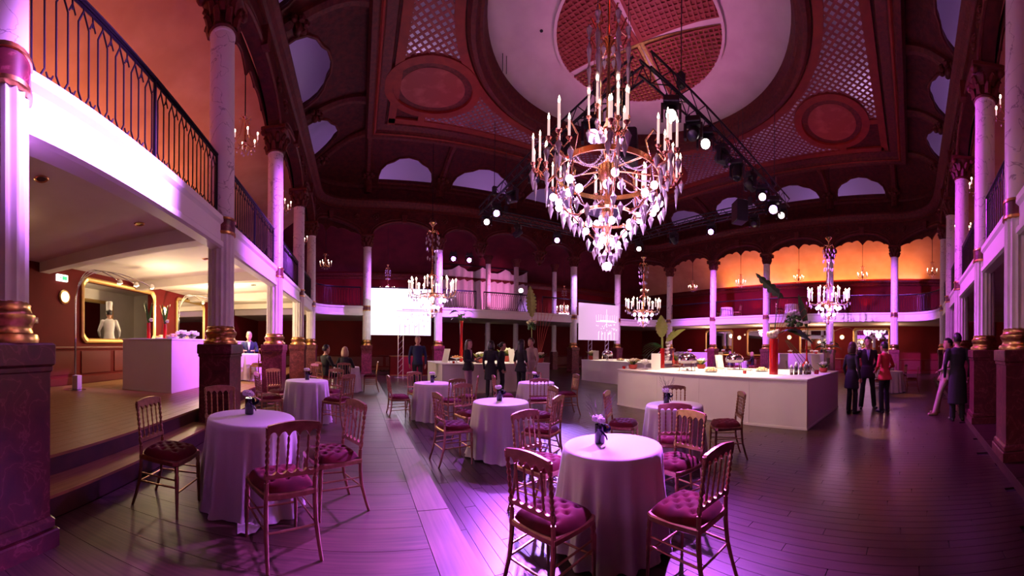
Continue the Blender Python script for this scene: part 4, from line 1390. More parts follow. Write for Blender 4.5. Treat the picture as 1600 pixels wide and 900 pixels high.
for k in range(8):
    a = k * PI / 4 + 0.2
    ca, sa = math.cos(a), math.sin(a)
    arm = MB()
    arm.tube([(0.76 * ca, 0.76 * sa, 1.44), (0.86 * ca, 0.86 * sa, 1.34), (0.98 * ca, 0.98 * sa, 1.38), (1.03 * ca, 1.03 * sa, 1.52), (1.0 * ca, 1.0 * sa, 1.62)], [0.018, 0.02, 0.02, 0.018, 0.014], 7)
    arm.tube([(0.72 * ca, 0.72 * sa, 1.5), (0.66 * ca, 0.66 * sa, 1.75), (0.78 * ca, 0.78 * sa, 1.86), (0.86 * ca, 0.86 * sa, 1.76), (0.80 * ca, 0.80 * sa, 1.70)], [0.015, 0.014, 0.013, 0.011, 0.008], 6)
    for q in range(4):
        b = a + q * PI / 2 + PI / 4
        e = (1.0 * ca + 0.13 * math.cos(b), 1.0 * sa + 0.13 * math.sin(b))
        arm.tube([(1.02 * ca, 1.02 * sa, 1.50), ((1.0 * ca + e[0]) / 2, (1.0 * sa + e[1]) / 2, 1.44), (e[0], e[1], 1.52)], [0.012, 0.011, 0.009], 5)
    am = arm.build('arm', 'copper', ch, smooth=True)
    put_candle(am, 1.0 * ca, 1.0 * sa, 1.66)
    for q in range(4):
        b = a + q * PI / 2 + PI / 4
        put_candle(am, 1.0 * ca + 0.13 * math.cos(b), 1.0 * sa + 0.13 * math.sin(b), 1.56, q % 2 == 0)
        place(drop_me, 'crystal_drop', am, (1.0 * ca + 0.15 * math.cos(b), 1.0 * sa + 0.15 * math.sin(b), 1.46), None, 1.7)
    place(long_me, 'crystal_drop', am, (1.06 * ca, 1.06 * sa, 1.36), None, 1.4)
    place(long_me, 'crystal_drop', am, (0.90 * ca, 0.90 * sa, 1.30), None, 1.5)
    # lower bracket with three opal globes
    br = MB().tube([(0.40 * ca, 0.40 * sa, 0.84), (0.56 * ca, 0.56 * sa, 0.86), (0.70 * ca, 0.70 * sa, 1.0), (0.76 * ca, 0.76 * sa, 1.18), (0.74 * ca, 0.74 * sa, 1.38)], [0.013, 0.015, 0.014, 0.013, 0.01], 6).build('lower_bracket', 'copper', ch, smooth=True)
    for (r, z, da) in ((0.80, 1.10, 0.0), (0.72, 0.98, 0.13), (0.72, 0.98, -0.13)):
        place(globe_me, 'globe_bulb', br, (r * math.cos(a + da), r * math.sin(a + da), z))
    for (r, z, da) in ((0.84, 1.02, 0.10), (0.84, 1.02, -0.10), (0.66, 0.92, 0.0), (0.58, 0.84, 0.18)):
        place(drop_me, 'crystal_drop', br, (r * math.cos(a + da), r * math.sin(a + da), z), None, 1.7)
    # bead swags
    a2 = a + PI / 4
    swag((0.76 * ca, 0.76 * sa, 1.40), (0.76 * math.cos(a2), 0.76 * math.sin(a2), 1.40), 0.16, 24).build('bead_swag', 'bead', ch, smooth='all')
    swag((0.70 * ca, 0.70 * sa, 1.46), (0.10 * ca, 0.10 * sa, 1.74), 0.16, 26).build('bead_swag', 'bead', ch, smooth='all')
    swag((0.74 * ca, 0.74 * sa, 1.20), (0.40 * ca, 0.40 * sa, 0.80), 0.10, 20).build('bead_swag', 'bead', ch, smooth='all')
for k in range(6):
    a = k * PI / 3
    ca, sa = math.cos(a), math.sin(a)
    b = MB().tube([(0.04 * ca, 0.04 * sa, 0.56), (0.18 * ca, 0.18 * sa, 0.50), (0.28 * ca, 0.28 * sa, 0.60), (0.42 * ca, 0.42 * sa, 0.81)], 0.011, 6).build('basket_bracket', 'copper', ch, smooth=True)
    place(globe_me, 'globe_bulb', b, (0.34 * ca, 0.34 * sa, 0.66))
    place(globe_me, 'globe_bulb', b, (0.16 * math.cos(a + 0.5), 0.16 * math.sin(a + 0.5), 0.44), None, 0.9)
    for (r, z, da) in ((0.42, 0.74, 0.2), (0.42, 0.74, -0.2), (0.28, 0.52, 0.3), (0.2, 0.40, 0.0), (0.10, 0.30, 0.4)):
        place(drop_me, 'crystal_drop', b, (r * math.cos(a + da), r * math.sin(a + da), z), None, 1.5)
    place(drop_me, 'crystal_drop', b, (0.06 * ca, 0.06 * sa, 0.16))
mb = MB().ball((0, 0, 0.10), 0.06, 10, 7)
mb.build('finial_globe', 'globe', ch, smooth='all')
for k in range(6):                      # upper tier of candles and the crown
    a = k * PI / 3 + 0.3
    ca, sa = math.cos(a), math.sin(a)
    b = MB().tube([(0.05 * ca, 0.05 * sa, 2.12), (0.16 * ca, 0.16 * sa, 2.05), (0.27 * ca, 0.27 * sa, 2.10), (0.29 * ca, 0.29 * sa, 2.26)], 0.012, 6).build('upper_arm', 'copper', ch, smooth=True)
    put_candle(b, 0.29 * ca, 0.29 * sa, 2.32)
    for (r, z) in ((0.29, 2.14), (0.20, 2.04), (0.12, 2.0)):
        place(drop_me, 'crystal_drop', b, (r * ca, r * sa, z), None, 1.5)
    place(globe_me, 'globe_bulb', b, (0.15 * math.cos(a + 0.5), 0.15 * math.sin(a + 0.5), 2.0), None, 0.8)
    c = MB().tube([(0.05 * ca, 0.05 * sa, 3.42), (0.20 * ca, 0.20 * sa, 3.34), (0.27 * ca, 0.27 * sa, 3.5), (0.17 * ca, 0.17 * sa, 3.58), (0.26 * ca, 0.26 * sa, 3.78), (0.30 * ca, 0.30 * sa, 3.74)], [0.014, 0.015, 0.014, 0.012, 0.012, 0.006], 6).build('crown_scroll', 'copper', ch, smooth=True)
    for z, s in ((3.70, 1.8), (3.46, 2.0), (3.14, 1.8), (2.85, 1.5)):
        place(long_me if z < 3.6 else drop_me, 'crystal_drop', c, (0.29 * ca, 0.29 * sa, z), None, s)
    place(drop_me, 'crystal_drop', c, (0.14 * ca, 0.14 * sa, 3.28), None, 1.4)
    MB().tube([(0.22 * ca, 0.22 * sa, 3.36), (0.20 * ca, 0.20 * sa, 2.36)], 0.006, 5).build('tie_rod', 'brass', c)
light('POINT', (3.36, 3.97, 3.2), 46, (0.85, 0.35, 1.0), size=0.35, name='chandelier_glow')
light('POINT', (3.36, 3.97, 4.9), 22, (1.0, 0.5, 0.6), size=0.45, name='chandelier_glow')


def mid_chandelier(x, y, z, s, label):
    t = thing('crystal_chandelier', label, 'chandelier', (x, y, z), 0.4 * x, 'smaller crystal chandeliers')
    t.scale = (s, s, s)
    mb = MB().lathe([(0.0, 0.0), (0.05, 0.06), (0.02, 0.14), (0.06, 0.3), (0.03, 0.5), (0.12, 0.9), (0.04, 1.1), (0.03, 1.5), (0.07, 1.8), (0.025, 2.0), (0.025, 2.6), (0.06, 2.8), (0.025, 3.0), (0.02, 3.6), (0.06, 3.7), (0.16, 3.8), (0.14, 3.84), (0.02, 3.9)], 10, cap=False)
    mb.lathe([(0.5, 0.92), (0.52, 0.92), (0.52, 0.97), (0.5, 0.97), (0.5, 0.92)], 28, cap=False)
    for k in range(8):
        a = k * PI / 4
        ca, sa = math.cos(a), math.sin(a)
        mb.tube([(0.1 * ca, 0.1 * sa, 1.0), (0.5 * ca, 0.5 * sa, 0.86), (0.85 * ca, 0.85 * sa, 0.9), (0.95 * ca, 0.95 * sa, 1.12)], 0.016, 5)
        mb.tube([(0.04 * ca, 0.04 * sa, 1.8), (0.2 * ca, 0.2 * sa, 1.7), (0.24 * ca, 0.24 * sa, 1.62)], 0.012, 5)
        mb.tube([(0.04 * ca, 0.04 * sa, 3.45), (0.18 * ca, 0.18 * sa, 3.5), (0.25 * ca, 0.25 * sa, 3.35)], 0.012, 5)
    mb.build('frame', 'brass', t, smooth=True)
    MB().tube([(0, 0, 3.9), (0, 0, (8.0 - z) / s if math.hypot(x, y) > 25 else (9.9 - z) / s)], 0.012, 5).build('suspension_cable', 'iron', t)
    cr = MB()
    rnd = random.Random(int(x * 10))
    for k in range(8):
        a = k * PI / 4
        for r, z0 in ((0.95, 1.02), (0.78, 0.86), (0.55, 0.82), (0.45, 0.6), (0.3, 0.42), (0.18, 0.25), (0.26, 3.3), (0.26, 3.1), (0.2, 2.5), (0.22, 1.55), (0.24, 2.85)):
            b = a + rnd.uniform(-0.3, 0.3)
            cr.octa((r * math.cos(b), r * math.sin(b), z0 - 0.06), 0.035, 0.05, 0.11)
        p = Vector((0.9 * math.cos(a), 0.9 * math.sin(a), 0.95)); q = Vector((0.9 * math.cos(a + PI / 4), 0.9 * math.sin(a + PI / 4), 0.95))
        for i in range(9):
            u = i / 8
            w = p.lerp(q, u)
            cr.ball((w.x, w.y, w.z - 0.6 * u * (1 - u)), 0.018, 5, 3)
    stuff(cr.build('crystals', 'crystal', t))
    for k in range(8):
        a = k * PI / 4
        for (r, z0, da) in ((0.95, 1.14, 0), (0.84, 1.10, 0.16), (0.84, 1.10, -0.16)):
            c = place(candle_me, 'candle', t, (r * math.cos(a + da), r * math.sin(a + da), z0), None, (1.4, 1.4, 1.0))
            place(flame_me, 'flame', c, (0, 0, 0.34), None, (1.5, 1.5, 1.2))
    for k in range(8):
        a = k * PI / 4 + 0.2
        place(globe_me, 'globe_bulb', t, (0.5 * math.cos(a), 0.5 * math.sin(a), 0.74), None, 1.4)
    for k in range(4):
        a = k * PI / 2 + 0.5
        place(globe_me, 'globe_bulb', t, (0.25 * math.cos(a), 0.25 * math.sin(a), 0.46), None, 1.4)
    light('POINT', (x, y, z + 0.35 * s), 22, (0.95, 0.4, 0.95), size=0.3, name='chandelier_glow')


mid_chandelier(2.95, 14.0, 2.6, 1.02, 'glowing crystal chandelier in front of the big bright screen')
mid_chandelier(15.4, 3.75, 2.6, 1.03, 'glowing crystal chandelier at the right, above the red long-necked vase')
mid_chandelier(14.3, 13.7, 2.6, 1.05, 'glowing crystal chandelier right of the pink screen, behind the tall leaves')
mid_chandelier(13.3, 20.2, 3.35, 0.62, 'small far crystal chandelier left of the purple lit column')
mid_chandelier(1.55, 18.9, 3.75, 0.55, 'half hidden crystal chandelier behind the top of the bright screen')


def small_chandelier(x, y, z, label):
    t = thing('small_chandelier', label, 'chandelier', (x, y, z), 0, 'small balcony chandeliers')
    mb = MB().lathe([(0.0, -0.12), (0.04, -0.08), (0.02, -0.02), (0.05, 0.03), (0.015, 0.1), (0.015, 0.5), (0.06, 0.55), (0.01, 0.6)], 8, cap=False)
    cr = MB()
    for k in range(6):
        a = k * PI / 3
        ca, sa = math.cos(a), math.sin(a)
        mb.tube([(0.03 * ca, 0.03 * sa, 0.02), (0.14 * ca, 0.14 * sa, -0.08), (0.24 * ca, 0.24 * sa, -0.03), (0.27 * ca, 0.27 * sa, 0.04)], 0.008, 5)
        mb.tube([(0.27 * ca, 0.27 * sa, 0.04), (0.12 * ca, 0.12 * sa, 0.18), (0.05 * ca, 0.05 * sa, 0.5), (0.13 * ca, 0.13 * sa, 0.56)], 0.005, 4)
        for (r, z0) in ((0.27, 0.0), (0.18, -0.1), (0.08, -0.14), (0.12, 0.52)):
            cr.octa((r * ca, r * sa, z0 - 0.03), 0.013, 0.02, 0.035)
    mb.build('frame', 'copper', t, smooth=True)
    stuff(cr.build('crystals', 'crystal', t))
    MB().tube([(0, 0, 0.58), (0, 0, 7.25 - z)], 0.012, 5).build('rod', 'iron', t)
    for k in range(6):
        a = k * PI / 3
        c = place(candle_s_me, 'candle', t, (0.27 * math.cos(a), 0.27 * math.sin(a), 0.05), None, (0.7, 0.7, 0.5))
        MB().ball((0, 0, 0.25), (0.026, 0.026, 0.07), 7, 5).build('bulb', 'smallflame', c, smooth='all')


sc_l = {1: 'small chandelier over the nearest left balcony bay', 2: 'small crystal chandelier beside the tall left column', 3: 'small chandelier beyond the third left column', 4: 'small chandelier beyond the fourth left column', 5: 'small chandelier with many lights in the left balcony corner',
        11: 'small chandelier above the pink screen', 12: 'small chandelier over the far right balcony, first after the curve', 13: 'small chandelier left of the red vase bouquet',
        14: 'small chandelier right of the red vase bouquet, against the orange wall', 15: 'small chandelier against the orange wall right of the big right chandelier', 16: 'small chandelier in the right corner before the column row',
        17: 'small chandelier at the far end of the right row', 18: 'small chandelier between far columns of the right row', 19: 'small chandelier seen past the fluted right column', 20: 'small gilt chandelier beside the nearest right column'}
for i in (2, 3, 4, 5, 11, 12, 13, 14, 15, 16, 18, 19, 20):
    p = BAYS[i].P(0.5, 0.22)
    small_chandelier(p[0], p[1], 5.6 if i in (2, 3, 4) else 5.35, sc_l[i])

# ------------------------------------------------------------------ lighting truss and moving heads
TX0, TX1, TY0, TY1 = 4.9, 12.4, 4.7, 13.7
TZ = 7.0
chord_me = {}
brace_me = MB().tube([(-0.15, 0, -0.15), (0.15, 0, 0.15)], 0.012, 5).mesh('brace', 'truss')


def truss(p0, p1, label):
    p0, p1 = Vector(p0), Vector(p1)
    L = (p1 - p0).length
    rz = math.atan2(p1.y - p0.y, p1.x - p0.x)
    t = thing('lighting_truss', label, 'truss', p0, rz, 'lighting truss sides')
    for sy in (-0.15, 0.15):
        for sz in (-0.15, 0.15):
            MB().tube([(0, sy, sz), (L, sy, sz)], 0.025, 6).build('chord', 'truss', t)
    n = int(L / 0.3)
    for k in range(n):
        x = (k + 0.5) * L / n
        f = 1 if k % 2 else -1
        for s in (-0.15, 0.15):
            place(brace_me, 'brace', t, (x, s, 0), (0, 0, 0), (f * L / n / 0.3, 1, 1))
        place(brace_me, 'brace', t, (x, 0, -0.15), (PI / 2, 0, 0), (f * L / n / 0.3, 1, 1))
    for x in (0.15 * L, 0.85 * L):
        h = MB().tube([(x, 0, 0.15), (x, 0, 9.86 - TZ)], 0.012, 5).build('chain', 'iron', t)
        MB().box((x, 0, 0.32), (0.14, 0.14, 0.3)).build('hoist', 'black', h)
    return t


truss((TX0, TY0, TZ), (TX1, TY0, TZ), 'black lighting truss running from beside the big chandelier down to the right')
truss((TX1, TY0 + 0.19, TZ), (TX1, TY1 - 0.19, TZ), 'black lighting truss on the far right under the ceiling openings')
truss((TX1, TY1, TZ), (TX0, TY1, TZ), 'black lighting truss at the far end of the hall')
truss((TX0, TY1 - 0.19, TZ), (TX0, TY0 + 0.19, TZ), 'black lighting truss on the left of the big chandelier')
mh_base = MB().bbox((0, 0, -0.08), (0.34, 0.30, 0.14), 0.02).mesh('base', 'black')
mh_clamp = MB().tube([(0, 0, -0.02), (0, 0, 0.10)], 0.02, 6).mesh('clamp', 'truss')
mh_yoke = MB().box((-0.19, 0, -0.30), (0.05, 0.12, 0.34)).box((0.19, 0, -0.30), (0.05, 0.12, 0.34)).box((0, 0, -0.16), (0.42, 0.14, 0.04)).mesh('yoke', 'black')
mh_head = MB().lathe([(0.10, -0.20), (0.135, -0.16), (0.14, 0.05), (0.125, 0.12), (0.125, 0.19), (0.11, 0.20)], 16).mesh('lamp_head', 'black', True)
mh_lens = {k: MB().lathe([(0.108, 0.195), (0.105, 0.212), (0.05, 0.222), (0.0, 0.225)], 16).mesh('lens', m) for k, m in (('v', 'lens_violet'), ('w', 'lens_white'), ('d', 'lens_dark'))}


def moving_head(x, y, target, lens, label, z=TZ - 0.25, s=1.0):
    t = thing('moving_head_light', label, 'spotlight', (x, y, z), 0, 'moving head lights on the truss')
    t.scale = (s, s, s)
    d = (Vector(target) - Vector((x, y, z - 0.34 * s))).normalized()
    rz = math.atan2(d.y, d.x) - PI / 2
    t.rotation_euler = (0, 0, rz)
    b = place(mh_base, 'base', t)
    place(mh_clamp, 'clamp', b, (-0.1, 0, 0))
    place(mh_clamp, 'clamp', b, (0.1, 0, 0))
    y_ = place(mh_yoke, 'yoke', t)
    h = place(mh_head, 'lamp_head', t, (0, 0, -0.34))
    pitch = math.atan2(-d.z, math.hypot(d.x, d.y))
    h.rotation_euler = (-(PI / 2) - pitch, 0, 0)
    place(mh_lens[lens], 'lens', h)
    return t


EYE = (0, 0, 1.5)
MH = [
    (4.9, 5.45, (-2.1, 2.4, 3.2), 'd', 'dark moving head just behind the big chandelier stem'),
    (4.9, 6.3, (0.3, 0.6, 1.2), 'v', 'moving head glaring violet behind the big chandelier', 1.3),
    (4.9, 7.6, (-2.0, 9.0, 3.0), 'd', 'dark moving head on the left truss behind the chandelier arms'),
    (4.9, 9.0, (0.3, 2.3, 0.1), 'd', 'dark moving head halfway along the left truss'),
    (4.9, 10.6, (-2, 8.0, 3), 'd', 'moving head with dark lens far along the left truss'),
    (4.9, 12.0, (1.0, 1.0, 1.5), 'v', 'violet moving head near the far end of the left truss'),
    (4.9, 13.0, EYE, 'w', 'small bright moving head at the far end of the left truss'),
    (5.7, 4.7, (0.8, 0.6, 1.5), 'w', 'bright white moving head next to the chandelier crown'),
    (6.5, 4.7, (1.3, 2.0, 0.5), 'd', 'large dark moving head under the right truss start'),
    (7.0, 4.7, EYE, 'w', 'white moving head on the right truss near the ceiling rose'),
    (7.8, 4.7, (8, -1.3, 3), 'd', 'dark moving head on the right truss, first of three hanging close'),
    (8.6, 4.7, (7.3, 4.3, 0.9), 'd', 'dark moving head on the right truss, second of three hanging close'),
    (9.4, 4.7, (17.8, 2, 3), 'd', 'dark moving head on the right truss, third of three hanging close'),
    (10.3, 4.7, (1.0, 0.6, 1.4), 'w', 'small white moving head low on the right truss'),
    (11.2, 4.7, (0.4, 0.2, 1.5), 'v', 'moving head glaring violet on the right truss', 1.25),
    (12.0, 4.7, (1.0, 1.0, 1.5), 'w', 'small white lit moving head at the right truss corner'),
    (12.4, 6.0, (2, 2, 1), 'd', 'dark moving head past the right truss corner'),
    (12.4, 8.0, (1, 2, 1), 'v', 'violet moving head on the far right truss'),
    (12.4, 10.0, (18.2, 11, 3.2), 'd', 'dark moving head in the middle of the far right truss'),
    (12.4, 12.2, (1, 2, 1), 'w', 'small lit moving head near the far corner of the truss'),
    (10.5, 13.7, (10.7, 11, 0.9), 'd', 'dark moving head on the far truss, right half'),
    (8.6, 13.7, (0.5, 0.5, 1.5), 'v', 'violet moving head in the middle of the far truss'),
    (6.6, 13.7, (2.5, 17, 3), 'd', 'dark moving head on the far truss, left half'),
]
for m in MH:
    moving_head(m[0], m[1], m[2], m[3], m[4], s=m[5] if len(m) > 5 else 1.0)
# two violet spots mounted below the far arches
for x, lab in ((4.75, 'left one of two small violet spots below the far arches'), (5.6, 'right one of two small violet spots below the far arches')):
    moving_head(x, 17.35, EYE, 'v', lab, 6.3)
# loudspeakers hung from the truss
for (x, y, lab, rz) in ((11.0, 5.9, 'black loudspeaker hung near the right truss', 0.9), (5.9, 6.2, 'black loudspeaker box hung behind the chandelier', 0.7)):
    t = thing('hanging_loudspeaker', lab, 'loudspeaker', (x, y, 6.35), rz, 'hanging loudspeakers')
    MB().bbox((0, 0, 0.0), (0.55, 0.42, 0.75), 0.03).build('cabinet', 'black', t)
    MB().box((0, -0.215, 0), (0.48, 0.012, 0.68)).build('grille', 'truss', t)
    for sx in (-0.2, 0.2):
        MB().tube([(sx, 0, 0.37), (sx, 0, 3.5)], 0.008, 4).build('cable', 'iron', t)

# ------------------------------------------------------------------ projection screens
def screen(c, rz, w, h, z0, face, img, label, legs):
    t = thing('projection_screen', label, 'screen', (c[0], c[1], 0), rz, 'projection screens')
    MB().box((0, 0, z0 + h / 2), (w, 0.04, h)).build('screen_surface', face, t)
    mb = MB()
    y = -0.0235
    rnd = random.Random(3)

    def q(x, z, dx, dz):
        mb.box((x, y, z0 + z), (dx, 0.003, dz))
    cx = 0.18 * w
    # projected chandelier: stem, hoop, arms, drops, candles
    q(cx, 0.62 * h, 0.02, 0.5 * h)
    q(cx, 0.52 * h, 0.52 * w, 0.035)
    q(cx + 0.04, 0.55 * h, 0.36 * w, 0.05)
    for k in range(44):
        x = cx + rnd.uniform(-0.26, 0.27) * w
        zz = rnd.uniform(0.18, 0.46) * h
        mb.octa((x, y, z0 + zz), 0.016, 0.03, 0.07)
    for k in range(10):
        x = cx + (-0.26 + 0.058 * k) * w
        q(x, 0.62 * h, 0.012, 0.16 * h + 0.05 * (k % 3))
    for k in range(6):
        x = cx + (-0.2 + 0.08 * k) * w
        q(x, 0.12 * h, 0.025, 0.22 * h)
    mb.build('projected_chandelier', img, t)
    if legs:
        for x in legs:
            g = MB()
            for sx in (-0.12, 0.12):
                g.tube([(x + sx, 0.06, 0.02), (x + sx, 0.06, z0 + 0.3)], 0.02, 6)
            for k in range(7):
                zz = 0.15 + k * 0.28
                g.tube([(x - 0.12, 0.06, zz), (x + 0.12, 0.06, zz + 0.26)], 0.01, 5)
            g.box((x, 0.06, 0.015), (0.6, 0.5, 0.03))
            g.build('stand', 'alu', t)
    return t


screen((1.99, 16.45), 0.0, 2.85, 2.18, 2.0, 'screen', 'screen_dim', 'big bright white projection screen with a faint chandelier picture', (0.0,))
screen((13.45, 16.55), -0.12, 2.85, 2.18, 1.95, 'screen_pink', 'screen_dim2', 'pink projection screen with a blurred chandelier picture', (-0.6, 0.6))
light('AREA', (1.99, 16.3, 3.1), 50, (1.0, 0.8, 1.0), (1.9, 8.0, 1.5), sx=2.6, sy=2.0, name='screen_glow')

# ------------------------------------------------------------------ fittings on the left wall and ceiling
def wall_mirror(c, rz, w, h, label):
    """ornate gilt frame with a notched outline, mirror glass inside; local -Y is the front"""
    t = thing('wall_mirror', label, 'mirror', c, rz, 'gilt framed mirrors')
    def outline(g, y):
        W, H, n = w / 2 + g, h / 2 + g, 0.14
        return [(x, y, z) for x, z in ((-W + n, -H), (W - n, -H), (W - n * 0.5, -H + n * 0.35), (W, -H + n), (W, H - n), (W - n * 0.5, H - n * 0.35), (W - n, H), (-W + n, H), (-W + n * 0.5, H - n * 0.35), (-W, H - n), (-W, -H + n), (-W + n * 0.5, -H + n * 0.35))]
    MB().rings([outline(0.09, 0.0), outline(0.09, -0.05), outline(0.05, -0.075), outline(0.0, -0.05), outline(-0.03, -0.02)]).build('frame', 'goldframe', t)
    MB().rings([outline(-0.01, -0.015), outline(-0.02, -0.022)], True, True).build('mirror_glass', 'mirror', t)
    return t


hatch = wall_mirror((-6.29, 7.95, 2.36), PI / 2, 3.2, 1.5, 'large gilt framed serving hatch with the chef inside')
hatch['category'] = 'hatch'; hatch.name = 'serving_hatch'
for c_ in hatch.children:
    if c_.name.startswith('mirror_glass'):
        bpy.data.objects.remove(c_)
        break
wall_mirror((-8.38, 8.6, 2.30), PI / 2, 2.6, 1.3, 'dark reflecting mirror on the kitchen wall behind the chef')
wall_mirror((-6.29, 12.2, 2.36), PI / 2, 2.2, 1.5, 'gilt mirror farther back under the left balcony')
for k, (y, lab) in enumerate(((13.6, 'gilt mirror under the far right balcony, leftmost'), (10.1, 'gilt mirror under the far right balcony, behind the chafing dishes'),
                              (6.2, 'gilt mirror under the far right balcony, behind the red vases'), (2.6, 'gilt mirror under the far right balcony, behind the man in the suit'))):
    wall_mirror((22.29, y, 1.95), -PI / 2, 2.2, 1.7, lab)
for (c, rz, lab) in (((-6.3, 5.7, 2.62), PI / 2, 'round glowing wall lamp below the exit sign'), ((-6.3, 10.2, 2.62), PI / 2, 'round glowing wall lamp between the two left mirrors'),
                     ((22.3, 11.9, 2.3), -PI / 2, 'round wall lamp on the far right wall, leftmost'), ((22.3, 8.1, 2.3), -PI / 2, 'round wall lamp on the far right wall, middle'), ((22.3, 4.5, 2.3), -PI / 2, 'round wall lamp on the far right wall near the man in the suit'),
                     ((8.2, 21.5, 2.3), 0.0, 'round wall lamp on the far wall behind the women')):
    t = thing('wall_lamp', lab, 'lamp', c, rz, 'round wall lamps')
    mb = MB()
    def rg(r, y):
        return [(r * math.cos(2 * PI * k / 24), y, r * math.sin(2 * PI * k / 24)) for k in range(24)]
    mb.rings([rg(0.17, 0.0), rg(0.175, -0.03), rg(0.15, -0.06), rg(0.125, -0.05)])
    mb.build('rim', 'goldframe', t, smooth=True)
    MB().rings([rg(0.13, -0.045), rg(0.09, -0.075), rg(0.01, -0.085)], False, True).build('glass', 'lamp_warm', t, smooth='all')
t = thing('exit_sign', 'small lit white and green exit sign on the red wall', 'sign', (-6.29, 5.6, 3.06), PI / 2)
MB().bbox((0, -0.03, 0), (0.34, 0.06, 0.16), 0.006).build('sign_box', 'exit', t)
MB().box((0.06, -0.062, -0.005), (0.15, 0.004, 0.085)).build('green_panel', 'exitgreen', t)
mb = MB().box((-0.06, -0.062, 0), (0.05, 0.004, 0.02))
mb.add([(-0.095, -0.064, 0), (-0.075, -0.064, 0.03), (-0.075, -0.064, -0.03)], [(0, 1, 2)])
mb.build('arrow', 'exitgreen', t)
t = thing('wall_socket', 'small round black socket low on the red wainscot', 'socket', (-6.315, 5.55, 0.83), PI / 2)
MB().rings([[(0.07 * math.cos(2 * PI * k / 16), y, 0.07 * math.sin(2 * PI * k / 16)) for k in range(16)] for y in (0.0, -0.02)], False, True).build('plate', 'black', t)
MB().box((0, -0.022, 0), (0.05, 0.006, 0.02)).build('slot', 'iron', t)
t = thing('wall_switch', 'small pale alarm box on the dark red wall', 'switch', (-6.29, 4.83, 2.02), PI / 2)
MB().bbox((0, -0.02, 0), (0.11, 0.04, 0.13), 0.006).build('box', 'cmauve', t)
MB().box((0, -0.042, 0), (0.05, 0.006, 0.05)).build('button', 'paper', t)
for k, (x, y, lab) in enumerate(((-3.10, 2.46, 'recessed downlight in the balcony underside nearest the left edge'), (-3.16, 4.40, 'recessed downlight in the balcony underside near the beam'),
                                 (-3.2, 6.9, 'recessed downlight above the serving counter'), (-3.2, 10.4, 'recessed downlight beyond the second beam'))):
    t = thing('recessed_downlight', lab, 'light', (x, y, LZ), 0, 'recessed downlights under the left balcony')
    MB().lathe([(0.055, 0.0), (0.075, -0.012), (0.085, -0.004), (0.085, 0.0)], 20, cap=False).build('trim_ring', 'brass', t, smooth=True)
    MB().lathe([(0.0, -0.002), (0.057, -0.003)], 16).build('lens', 'lens_dark', t)


def arc_lamp(base, mid, end, z0, zt, ze, label, heads=3, s=1.0):
    t = thing('arc_floor_lamp', label, 'floor lamp', (base[0], base[1], z0), 0, 'arc floor lamps')
    b = Vector((0, 0, 0)); e = Vector((end[0] - base[0], end[1] - base[1], 0)); m = Vector((mid[0] - base[0], mid[1] - base[1], 0))
    MB().lathe([(0.25, 0.0), (0.25, 0.012), (0.05, 0.02)], 28).build('base_plate', 'steel', t, smooth=True)
    MB().bbox((0.05, 0.02, 0.17), (0.16, 0.14, 0.30), 0.008).build('weight_block', 'marble', t)
    for k in range(heads):
        f = 1 - 0.22 * k
        pts = []
        P0 = Vector((0, 0.015 * k, 0.05)); P1 = Vector((0, 0.015 * k, (zt - z0) * 0.75))
        E = Vector((e.x * f, e.y * f, ze - z0 + 0.02 * k))
        Cc = Vector((m.x * 0.1, m.y * 0.1, (zt - z0) * 1.25)); 
        pts.append(P0)
        for q in range(17):
            u = q / 16
            pts.append(P1 * (1 - u) ** 2 + Cc * 2 * u * (1 - u) + E * u * u)
        ar = MB().tube(pts, 0.012, 6).build('arm', 'steel', t, smooth=True)
        sh = MB().lathe([(0.02, 0.07), (0.05, 0.05), (0.075, -0.02), (0.07, -0.03)], 14, tuple(E), cap=False).build('lamp_head', 'steel', ar, smooth=True)
        MB().ball((E.x, E.y, E.z - 0.01), 0.045, 10, 7).build('bulb', 'lamp_warm', sh, smooth='all')
    return t


arc_lamp((-5.5, 5.3), (-5.4, 5.9), (-4.65, 7.0), PZ, 2.95, 2.85, 'tall chrome arc floor lamp beside the serving counter')
arc_lamp((-5.6, 10.0), (-5.4, 10.6), (-4.6, 11.2), PZ, 2.95, 2.85, 'chrome arc floor lamp farther back behind the tall column')
arc_lamp((21.3, 8.9), (21.2, 9.4), (20.6, 10.6), 0, 2.6, 2.45, 'arc floor lamp under the far right balcony beside the column', 1)
arc_lamp((21.3, 3.4), (21.2, 3.9), (20.5, 4.8), 0, 2.7, 2.5, 'arc floor lamp under the far right balcony left of the man in the suit', 1)

# ------------------------------------------------------------------ people
def loft(mb, rows):
    """closed tube through ellipses (cx, cy, z, rx, ry)"""
    rs = []
    for cx, cy, z, rx, ry in rows:
        rs.append([(cx + rx * math.cos(2 * PI * k / 20), cy + ry * math.sin(2 * PI * k / 20), z) for k in range(20)])
    mb.rings(rs, True, True)


def limb(mb, pts, rad):
    P, Rr = [], []
    for i in range(len(pts) - 1):
        a, b = Vector(pts[i]), Vector(pts[i + 1])
        for k in range(6):
            P.append(a.lerp(b, k / 6)); Rr.append(rad[i] + (rad[i + 1] - rad[i]) * k / 6)
    P.append(Vector(pts[-1])); Rr.append(rad[-1])
    mb.tube(P, Rr, 12)
    for p, r in zip(pts, rad):
        mb.ball(p, r, 10, 8)


